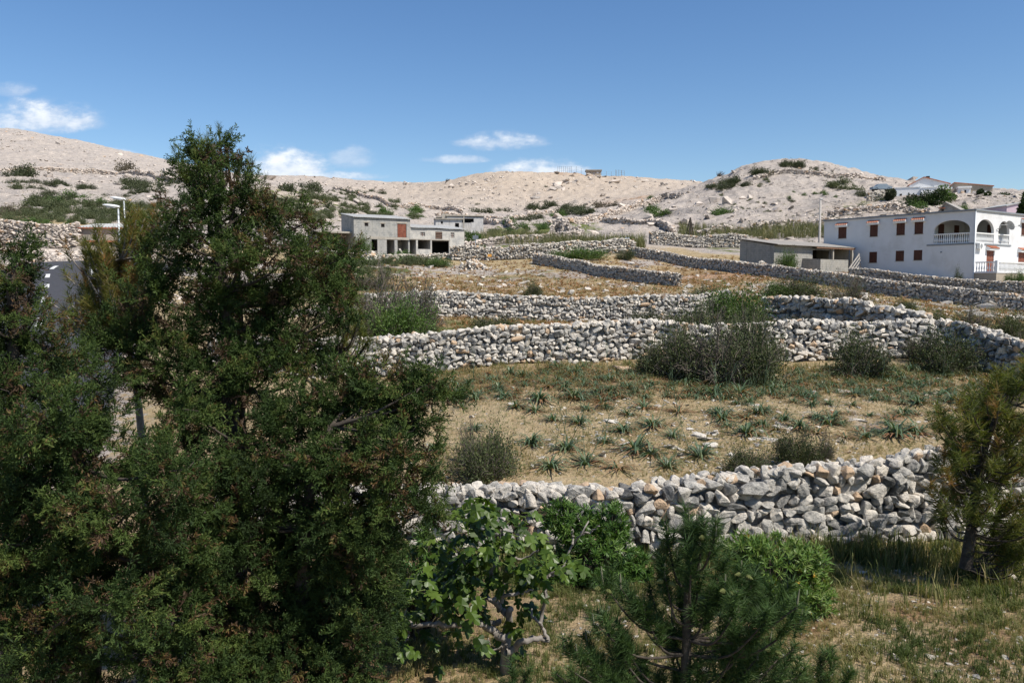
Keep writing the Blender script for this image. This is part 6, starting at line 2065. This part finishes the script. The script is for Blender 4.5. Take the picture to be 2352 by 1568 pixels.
for a in [(1340, 583, 62, 13, 'green', 'bright green clipped looking hedge bush behind the pale tumbled wall'), (1437, 582, 22, 13, 'thorn', 'round brownish bush at the corner of the long wall'), (1012, 601, 30, 13, 'green', 'rounded bush in front of the open bays of the farm building'), (830, 545, 20, 24, 'green', 'small fig bush growing on the front of the concrete farm building'),
          (1805, 590, 26, 26, 'green', 'small leafy tree growing on the front of the block shed'), (1105, 572, 14, 10, 'green', 'small green bush by the thin sign post'), (2320, 632, 14, 16, 'green', 'green bush at the terrace corner of the white house'), (2340, 625, 18, 22, 'green', 'leafy bush at the right edge before the white terrace'), (700, 560, 26, 12, 'thorn', 'dark bush left of the lean-to')]:
    bush(*a, group='garden bushes near the buildings', name='garden_bush', Y={830: 99.0, 1805: 79.0, 2320: 72.0, 2340: 71.0}.get(a[0]))

bush(1905, 1150, 22, 24, 'green', 'green weed growing out of the face of the near stone wall', 'weeds on the near wall', 'wall_weed', 13.3)
bush(1960, 1215, 26, 18, 'green', 'pale weed at the foot of the near stone wall', 'weeds on the near wall', 'wall_weed', 13.0)
SB = {}
for key, mt in (('dark', 'maquis'), ('olive', 'olive_bush'), ('green', 'green_bush'), ('brown', 'brown_bush')):
    SB[key] = []
    for s_ in range(4):
        me = simple_bush(60 + s_ * 3 + len(key), 950, .125, .42)
        me.materials.append(M[mt]); SB[key].append(me)
# shrubs on the hillsides: patches of (px, py, half width, half height, count, pixel width, kind) with a description of the place
PATCH = [
    ('on the left hill above the roadside house', [(35, 415, 34, 18, 6, 44, 'dark'), (138, 428, 34, 8, 5, 30, 'dark'), (135, 462, 40, 10, 5, 40, 'dark'), (78, 455, 14, 14, 3, 26, 'dark'), (330, 432, 66, 12, 10, 40, 'dark'), (415, 418, 25, 10, 4, 36, 'dark'), (278, 396, 20, 8, 3, 40, 'brown'), (205, 434, 20, 8, 3, 20, 'dark'), (208, 402, 6, 4, 2, 16, 'dark'), (30, 445, 20, 6, 2, 30, 'olive'), (250, 445, 60, 10, 8, 26, 'dark'), (100, 440, 60, 14, 7, 24, 'dark'), (360, 440, 40, 10, 6, 34, 'dark'), (180, 465, 60, 10, 7, 34, 'green')]),
    ('in the scrub behind the roadside house', [(120, 482, 50, 12, 5, 60, 'olive'), (210, 490, 110, 14, 15, 44, 'olive'), (60, 500, 70, 12, 10, 44, 'olive'), (300, 495, 90, 16, 12, 44, 'olive'), (110, 518, 50, 5, 6, 34, 'green'), (200, 515, 60, 6, 6, 36, 'olive'), (40, 490, 50, 8, 5, 40, 'brown')]),
    ('on the slope above the concrete farm building', [(690, 442, 36, 10, 7, 34, 'dark'), (755, 455, 60, 12, 10, 34, 'olive'), (700, 478, 60, 16, 12, 40, 'olive'), (850, 478, 60, 8, 9, 34, 'olive'), (930, 492, 60, 8, 9, 32, 'green'), (640, 500, 40, 16, 6, 44, 'olive'), (840, 450, 44, 7, 6, 24, 'dark'), (770, 490, 40, 8, 6, 36, 'olive'), (900, 505, 50, 6, 6, 30, 'olive'), (740, 515, 30, 10, 5, 40, 'olive'), (650, 470, 40, 14, 6, 38, 'dark')]),
    ('in the valley before the bare central hill', [(1130, 492, 35, 5, 5, 30, 'dark'), (1230, 484, 40, 4, 6, 28, 'dark'), (1300, 480, 40, 5, 6, 32, 'dark'), (1330, 494, 50, 6, 8, 34, 'dark'), (1395, 478, 24, 5, 4, 34, 'brown'), (1265, 498, 26, 4, 4, 26, 'green'), (1220, 507, 40, 3, 6, 26, 'dark'), (1205, 515, 8, 3, 2, 22, 'dark')]),
    ('along the valley floor near the stone ruin', [(1215, 538, 50, 8, 9, 34, 'green'), (1130, 548, 50, 5, 8, 28, 'green'), (1270, 524, 50, 5, 6, 24, 'dark'), (1170, 545, 40, 6, 5, 30, 'olive'), (1290, 566, 60, 4, 8, 28, 'olive'), (1090, 555, 20, 8, 3, 30, 'green')]),
    ('on the rocky slope of the right hill', [(1515, 490, 24, 5, 5, 36, 'green'), (1660, 502, 12, 4, 3, 38, 'green'), (1690, 428, 40, 8, 9, 30, 'dark'), (1650, 440, 24, 5, 5, 26, 'dark'), (1750, 402, 20, 4, 4, 30, 'dark'), (1830, 384, 40, 3, 8, 26, 'dark'), (1425, 508, 8, 4, 1, 20, 'green'), (1815, 462, 10, 4, 2, 20, 'dark'), (1910, 432, 16, 4, 3, 28, 'olive'), (1950, 434, 20, 5, 4, 30, 'olive'), (1760, 418, 20, 10, 4, 14, 'olive'), (1700, 462, 60, 14, 8, 10, 'olive'), (1760, 490, 80, 14, 9, 10, 'olive'), (1880, 400, 60, 6, 5, 16, 'dark'), (1985, 452, 16, 6, 2, 24, 'dark'), (1550, 522, 20, 4, 2, 18, 'brown')]),
    ('on the bank behind the white house', [(2090, 487, 40, 4, 5, 26, 'dark'), (1985, 478, 24, 4, 3, 20, 'olive'), (1900, 508, 30, 6, 4, 26, 'olive'), (2190, 480, 30, 4, 4, 30, 'green'), (2030, 455, 16, 6, 3, 34, 'dark'), (2000, 455, 8, 4, 1, 24, 'brown'), (1860, 450, 60, 16, 8, 14, 'green'), (2110, 482, 16, 4, 2, 34, 'green')]),
    ('in the undergrowth before the concrete farm building', [(760, 600, 70, 8, 10, 44, 'green'), (880, 606, 70, 6, 10, 36, 'olive'), (960, 608, 30, 4, 4, 30, 'olive'), (740, 622, 60, 12, 8, 44, 'green'), (820, 630, 70, 12, 8, 40, 'olive'), (700, 590, 30, 8, 4, 36, 'green'), (900, 600, 50, 5, 6, 34, 'green')]),
    ('on the bare central hill', [(1065, 477, 4, 2, 1, 10, 'dark'), (1095, 472, 4, 2, 1, 10, 'dark'), (1250, 430, 4, 2, 1, 9, 'dark'), (1085, 460, 6, 2, 1, 8, 'dark'), (1490, 465, 8, 3, 1, 18, 'green')]),
]
KINDW = {'dark': 'dark green', 'olive': 'olive green', 'green': 'bright green', 'brown': 'brownish'}
SCR = [np.array([v.co[:] for v in me.vertices]) for me in SB['olive']]
scrub = Geo()
for place, lst in PATCH:
    for px, py, rx, ry, n, wpx, kd in lst:
        if kd == 'olive' and n >= 5 and 'right hill' not in place:
            # scrub that reads as one mass
            n = int(n * 3.2)
            qq = hit(rng.uniform(-1.1, 1.1, n) * rx + px, rng.uniform(-1.1, 1.1, n) * ry + py)
            qq = qq[~np.isnan(qq[:, 0])]
            for p in qq:
                k = p[1] / FPX * wpx * rng.uniform(.4, 1.0) * .5
                V = SCR[int(rng.integers(0, 4))]
                a = rng.uniform(0, 6.28); c_, s_ = math.cos(a), math.sin(a)
                W = np.stack([V[:, 0] * c_ - V[:, 1] * s_, V[:, 0] * s_ + V[:, 1] * c_, V[:, 2] * rng.uniform(.7, 1.1)], 1) * k + p
                scrub.add(W, np.arange(len(W)).reshape(-1, 4), np.clip(rng.normal(.4, .12) + rng.normal(0, .12, len(W) // 4).repeat(4), 0, 1))
            continue
        x = rng.uniform(-1, 1, n) * rx + px; y = rng.uniform(-1, 1, n) * ry + py
        for p in hit(x, y):
            if np.isnan(p[0]): continue
            k = p[1] / FPX * wpx * rng.uniform(.75, 1.4) * .5
            o = bpy.data.objects.new('shrub', SB[kd][int(rng.integers(0, 4))])
            COL.objects.link(o)
            o.location = (p[0], p[1], p[2] - .1 * k); o.rotation_euler = (0, 0, rng.uniform(0, 6.28))
            o.scale = (k * rng.uniform(.9, 1.25), k * rng.uniform(.9, 1.2), k * rng.uniform(.75, 1.15))
            tag(o, f'{KINDW[kd]} shrub {place}', 'shrub', f'{KINDW[kd]} shrubs {place}')


tag(scrub.obj('maquis_scrub', M['olive_bush']), 'dense olive green scrub covering the lower hillsides behind the buildings', 'scrub', None, 'stuff')


# trees by the hill houses, thin bare trees on the skyline
def far_tree(name, label, px, py_base, Y, wpx, hpx, kd, trunk_frac=.25):
    q = P(px, py_base, Y); k = Y / FPX
    z = min(g1(q.x, q.y), q.z)
    e = empty(name, (q.x, q.y, z), 0, label, 'tree', 'trees round the hill houses')
    H = q.z + hpx * k - z
    gt = Geo(); tube(gt, [(0, 0, -.2), (.1, 0, H * .5), (0, 0, H * .8)], [.18, .12, .05], 6)
    gf = Geo()
    for i in range(9):
        r = wpx * k * .5
        c = rng.normal(0, 1, 3) * [r * .5, r * .5, H * .2] + [0, 0, H * .6]
        tube(gt, [(0, 0, H * .35), tuple(c)], [.07, .02], 4)
        d, p = dome_pts(260, .5)
        p = p * [r * .55, r * .55, H * .24] + c
        p[:, 2] = np.clip(p[:, 2], H * trunk_frac * .5, None)
        leaf_quads(gf, p, norm(d + rng.normal(0, .6, d.shape)), .34 * rng.uniform(.6, 1.2, 260), np.clip(rng.normal(.42 if kd == 'green_bush' else .2, .14, 260) + rng.normal(0, .1), 0, 1), .6)
    gt.obj('trunk', M['bark'], e); gf.obj('crown', M[kd], e)


far_tree('cypress_tree', 'dark broad evergreen tree below the white hill house, left of its twin', 2115, 484, 150, 56, 40, 'cypress')
far_tree('cypress_tree', 'dark taller evergreen tree below the white hill house, right of its twin', 2145, 484, 148, 44, 44, 'cypress')
far_tree('broadleaf_tree', 'light green tree between the two hill houses', 2182, 478, 152, 46, 40, 'green_bush')
far_tree('cypress_tree', 'narrow dark evergreen before the beige hill house', 2252, 472, 155, 24, 32, 'cypress')
far_tree('broadleaf_tree', 'wide dark green tree at the right of the beige hill house', 2305, 472, 160, 50, 30, 'cypress')
far_tree('broadleaf_tree', 'green tree sloping down to the right beside the wide dark tree', 2332, 472, 158, 40, 22, 'green_bush')
far_tree('broadleaf_tree', 'dark tree at the right edge above the white house roof', 2350, 492, 120, 20, 26, 'cypress')
far_tree('broadleaf_tree', 'small dark green tree left of the white hill house', 2045, 462, 160, 30, 26, 'maquis')
for px, py, h_, lab in [(1645, 408, 20, 'leaning bare tree on the left shoulder of the right hill'), (1022, 420, 12, 'wind-bent bare tree on the saddle of the ridge')]:
    p = hit(px, py + 4)[0]
    if np.isnan(p[0]): continue
    k = p[1] / FPX
    geo = Geo()
    tube(geo, [(0, 0, -.2), (.25 * h_ * k, 0, h_ * k * .5)], [.22, .12], 5)
    for i in range(26):
        a = rng.uniform(-.6, 1.8)
        tube(geo, [(.2 * h_ * k, 0, h_ * k * rng.uniform(.3, .5)), (.25 * h_ * k + a * h_ * k * .4, rng.normal(0, .3) * h_ * k, h_ * k * rng.uniform(.6, 1.05))], [.10, .04], 3, cap=False)
    o = geo.obj('bare_tree', M['twig']); o.location = tuple(p); tag(o, lab, 'tree', 'bare trees on the skyline')

# ------------------------------------------------------------------ asphodels in the field
AS = []
for i, (n, dry) in enumerate([(44, .2), (36, .3), (48, .25), (32, .55), (34, .8), (40, .35), (52, .18)]):
    V, F, T_ = strap_clump(n, .44, .034, dry)
    me = Geo().add(V, F, T_).mesh('asphodel'); me.materials.append(M['asphodel']); AS.append(me)
STK = []
for i in range(3):
    geo = Geo()
    a = rng.normal(0, .12, 2)
    tube(geo, [(0, 0, 0), (a[0] * .5, a[1] * .5, .4), (a[0], a[1], .95)], [.005, .004, .002], 4, .3)
    for k in range(5):
        f = rng.uniform(.45, .9); b = rng.uniform(0, 6.28)
        tube(geo, [(a[0] * f, a[1] * f, .95 * f), (a[0] * f + .09 * math.cos(b), a[1] * f + .09 * math.sin(b), .95 * f + .16)], [.004, .002], 3, .35, cap=False)
    me = geo.mesh('flower_stalk'); me.materials.append(M['asphodel']); STK.append(me)


def asph(p, s, kind, stalks, label, group):
    o = bpy.data.objects.new('asphodel', AS[kind]); COL.objects.link(o)
    o.location = tuple(p); o.rotation_euler = (0, 0, rng.uniform(0, 6.28)); o.scale = (s, s, s * rng.uniform(.8, 1.05))
    tag(o, label, 'plant', group)
    for k in range(stalks):
        c = link('flower_stalk', STK[int(rng.integers(0, 3))], None, o)
        c.rotation_euler = (rng.normal(0, .08), rng.normal(.1, .1), rng.uniform(0, 6.28)); c.location = (rng.normal(0, .05), rng.normal(0, .05), 0)


man = [(1220, 1015, 1.25, 0, 0), (1300, 1030, 1.25, 0, 3), (1430, 985, 1.15, 6, 1), (1500, 975, 1.2, 6, 1), (1460, 1030, 1.5, 2, 0), (1495, 1040, 1.15, 2, 0), (1535, 1065, 1.0, 0, 1), (1610, 1042, 1.25, 0, 2), (1265, 1075, 1.2, 0, 1), (1345, 1065, 1.25, 1, 2), (1420, 1075, 1.1, 4, 0),
       (1270, 962, .9, 0, 1), (1330, 968, 1.0, 6, 0), (1390, 1012, .8, 0, 2), (1160, 912, 1.1, 0, 0), (1240, 918, 1.5, 2, 0), (1320, 912, 1.4, 2, 0), (1055, 915, 1.0, 0, 0), (1055, 890, 1.0, 3, 0), (1480, 930, 1.2, 3, 0), (1560, 940, 1.2, 4, 1), (1640, 905, 1.5, 2, 0), (1700, 902, 1.4, 2, 0),
       (1715, 995, 1.3, 6, 1), (1660, 960, 1.3, 2, 1), (1865, 935, .9, 0, 0), (1910, 970, 1.1, 2, 0), (2010, 915, .8, 0, 0), (1990, 1010, 1.1, 1, 0), (2060, 1000, 1.5, 2, 0), (2110, 995, 1.4, 2, 0), (2110, 920, 1.3, 0, 0), (2190, 915, 1.3, 0, 0), (1955, 880, .8, 0, 0), (2070, 885, .9, 3, 0), (1800, 970, .9, 0, 1),
       (1090, 985, .9, 0, 0), (1000, 1030, 1.0, 0, 0), (1545, 1000, .9, 0, 0), (1400, 895, .9, 4, 0), (1340, 885, .9, 3, 0), (2170, 975, 1.0, 2, 0), (1940, 1010, .9, 4, 0)]
for px, py, s, kd, st in man:
    asph(hit(px, py)[0], s * 1.3, kd, st, 'leafy blue-green asphodel clump standing on the open earth of the field', 'asphodel clumps in the field')
cnt = 0
x = rng.uniform(985, 2250, 1500); y = rng.uniform(846, 1010, 1500)
for p, px, py in zip(hit(x, y), x, y):
    if np.isnan(p[0]) or cnt >= 240: continue
    if rng.random() > (sstep(965, 860, py) * .85 + (.3 if px > 1650 else .03)): continue
    dryness = rng.random() < (.6 if px < 1650 else .35)
    kd = int(rng.choice([3, 4])) if dryness else int(rng.choice([0, 1, 2, 5]))
    asph(p, rng.uniform(.75, 1.45), kd, int(rng.random() < .25), ('half withered tan asphodel clump in the field before the second wall' if dryness else 'small green asphodel clump in the far part of the field'),
         'withered asphodel clumps' if dryness else 'small asphodel clumps far in the field')
    cnt += 1

# ------------------------------------------------------------------ grass and low growth (uncountable)
GB = [blades(10, 1.0, .045, .8) for _ in range(8)]
GT = [blades(7, 1.0, .03, .5) for _ in range(6)]
TUF = [strap_clump(12, 1.0, .10, .35) for _ in range(6)]


def sward(name, label, pts, h, tmpl, m, tone, sd=.1):
    n = len(pts); geo = Geo()
    R = frames(np.stack([rng.normal(0, .12, n), rng.normal(0, .12, n), np.ones(n)], 1))
    scatter(geo, tmpl, pts, R, h, np.clip(tone + rng.normal(0, sd, n), 0, 1))
    return tag(geo.obj(name, m), label, 'grass', None, 'stuff')


def near_pts(n, x0, x1, y0, y1):
    x = rng.uniform(x0, x1, n); y = rng.uniform(y0, y1, n)
    return np.stack([x, y, G(x, y)], 1)


q = near_pts(17000, -2.6, 9.5, 7.0, 13.6)
n1_ = fbm(q[:, 0] / .9, q[:, 1] / .9, 3, 91)
q = q[n1_ > .34]
n1_ = fbm(q[:, 0] / 1.3, q[:, 1] / 1.3, 3, 92); n2_ = fbm(q[:, 0] / .35, q[:, 1] / .35, 2, 93)
sward('meadow_grass', 'short dry and green grass of the near meadow', q, .05 + .16 * n2_, GB, M['grass'], 1.02 - 1.5 * n1_ - .5 * (n2_ - .5) + .15 * (q[:, 0] < 2.5), .16)
q = near_pts(3400, 3.0, 9.8, 9.8, 13.3)
n1_ = fbm(q[:, 0] / .8, q[:, 1] / .8, 2, 95)
dens_ = .06 + .94 * sstep(11.0, 12.9, q[:, 1] + (n1_ - .5) * 1.8)
q = q[rng.random(len(q)) < dens_]
n1_ = fbm(q[:, 0] / .5, q[:, 1] / .5, 2, 94)
q = q[n1_ > .45]
sward('tall_grass', 'tall green grass along the foot of the near wall', q, rng.uniform(.15, .55, len(q)), GT, M['grass'], .42, .24)
q = near_pts(500, -1.5, 4.2, 12.3, 13.4)
sward('wall_foot_weeds', 'weeds and grass at the foot of the near wall behind the shrubs', q, rng.uniform(.15, .4, len(q)), GT, M['grass'], .35, .15)
q = ground_pts(15000, 960, 2400, 838, 1095)
n1_ = fbm(q[:, 0] / 2.0, q[:, 1] / 2.0, 3, 96)
far = sstep(20, 27, q[:, 1])
q2 = q[rng.random(len(q)) < (.35 + .9 * (n1_ > .5) * (1 - far) + far * .8)]
n1_ = fbm(q2[:, 0] / 1.5, q2[:, 1] / 1.5, 3, 97)
sward('field_grass', 'thin low grass on the earth of the asphodel field', q2, rng.uniform(.04, .12, len(q2)) + .12 * sstep(22, 27, q2[:, 1]), GB, M['grass'], .46 + .9 * (n1_ - .42))
q = ground_pts(1500, 990, 2300, 846, 915)
n1_ = fbm(q[:, 0] / 2.2, q[:, 1] / 1.6, 2, 90)
q = q[n1_ > .42]
sward('withered_tufts', 'matted tan and green withered tufts along the far side of the asphodel field', q, rng.uniform(.18, .40, len(q)), TUF, M['asphodel'], rng.choice([.0, .1, .38], len(q), p=[.35, .25, .4]), .1)
q = ground_pts(14000, 840, 2400, 590, 770)
q = q[(q[:, 1] > 29)]
n1_ = fbm(q[:, 0] / 5, q[:, 1] / 4, 3, 98)
wr = np.exp(-(((q[:, 0] / q[:, 1] - .24) / .12) ** 2 + ((np.log(q[:, 1]) - math.log(74)) / .12) ** 2)) + .55 * np.exp(-(((q[:, 0] / q[:, 1] + .02) / .2) ** 2 + ((np.log(q[:, 1]) - math.log(62)) / .16) ** 2))
k = rng.random(len(q)) < .55 + .4 * wr
q, n1_, wr = q[k], n1_[k], wr[k]
sward('dry_field_tufts', 'withered tan and rusty tufts covering the upper fields', q, rng.uniform(.28, .62, len(q)) * (1 - .4 * (q[:, 1] < 40)), TUF, M['tuft'], .0 + .5 * n1_ + .34 * np.clip(wr, 0, 1), .2)
q = ground_pts(8000, 820, 2400, 625, 770)
q = q[(q[:, 1] > 29) & (q[:, 1] < 72)]
sward('slope_grass', 'pale grass on the strips between the walls', q, rng.uniform(.15, .42, len(q)), GT, M['grass'], .42, .2)
q = ground_pts(2600, 1890, 2400, 610, 680)
sward('yard_grass', 'yellow dry grass on the slope before the white house', q, rng.uniform(.2, .5, len(q)), GT, M['grass'], .78, .15)
q = np.concatenate([ground_pts(900, 1255, 1480, 556, 578), ground_pts(900, 1560, 1900, 528, 548), ground_pts(300, 1110, 1260, 545, 565)])
q = q[q[:, 1] > 98]
sward('reeds', 'tall yellowish green reeds growing along the valley and below the right hill', q, rng.uniform(.8, 2.0, len(q)), GT, M['reed'], .45, .2)
q = ground_pts(6000, -60, 2400, 380, 560)
n1_ = fbm(q[:, 0] / 16, q[:, 1] / 16, 3, 99)
q = q[(q[:, 1] > 108) & (q[:, 1] < 260) & (n1_ > .52)]
sward('hill_scrub', 'sparse low scrub dotting the stony hillsides', q, rng.uniform(.25, .6, len(q)), TUF, M['olive_bush'], .4, .2)
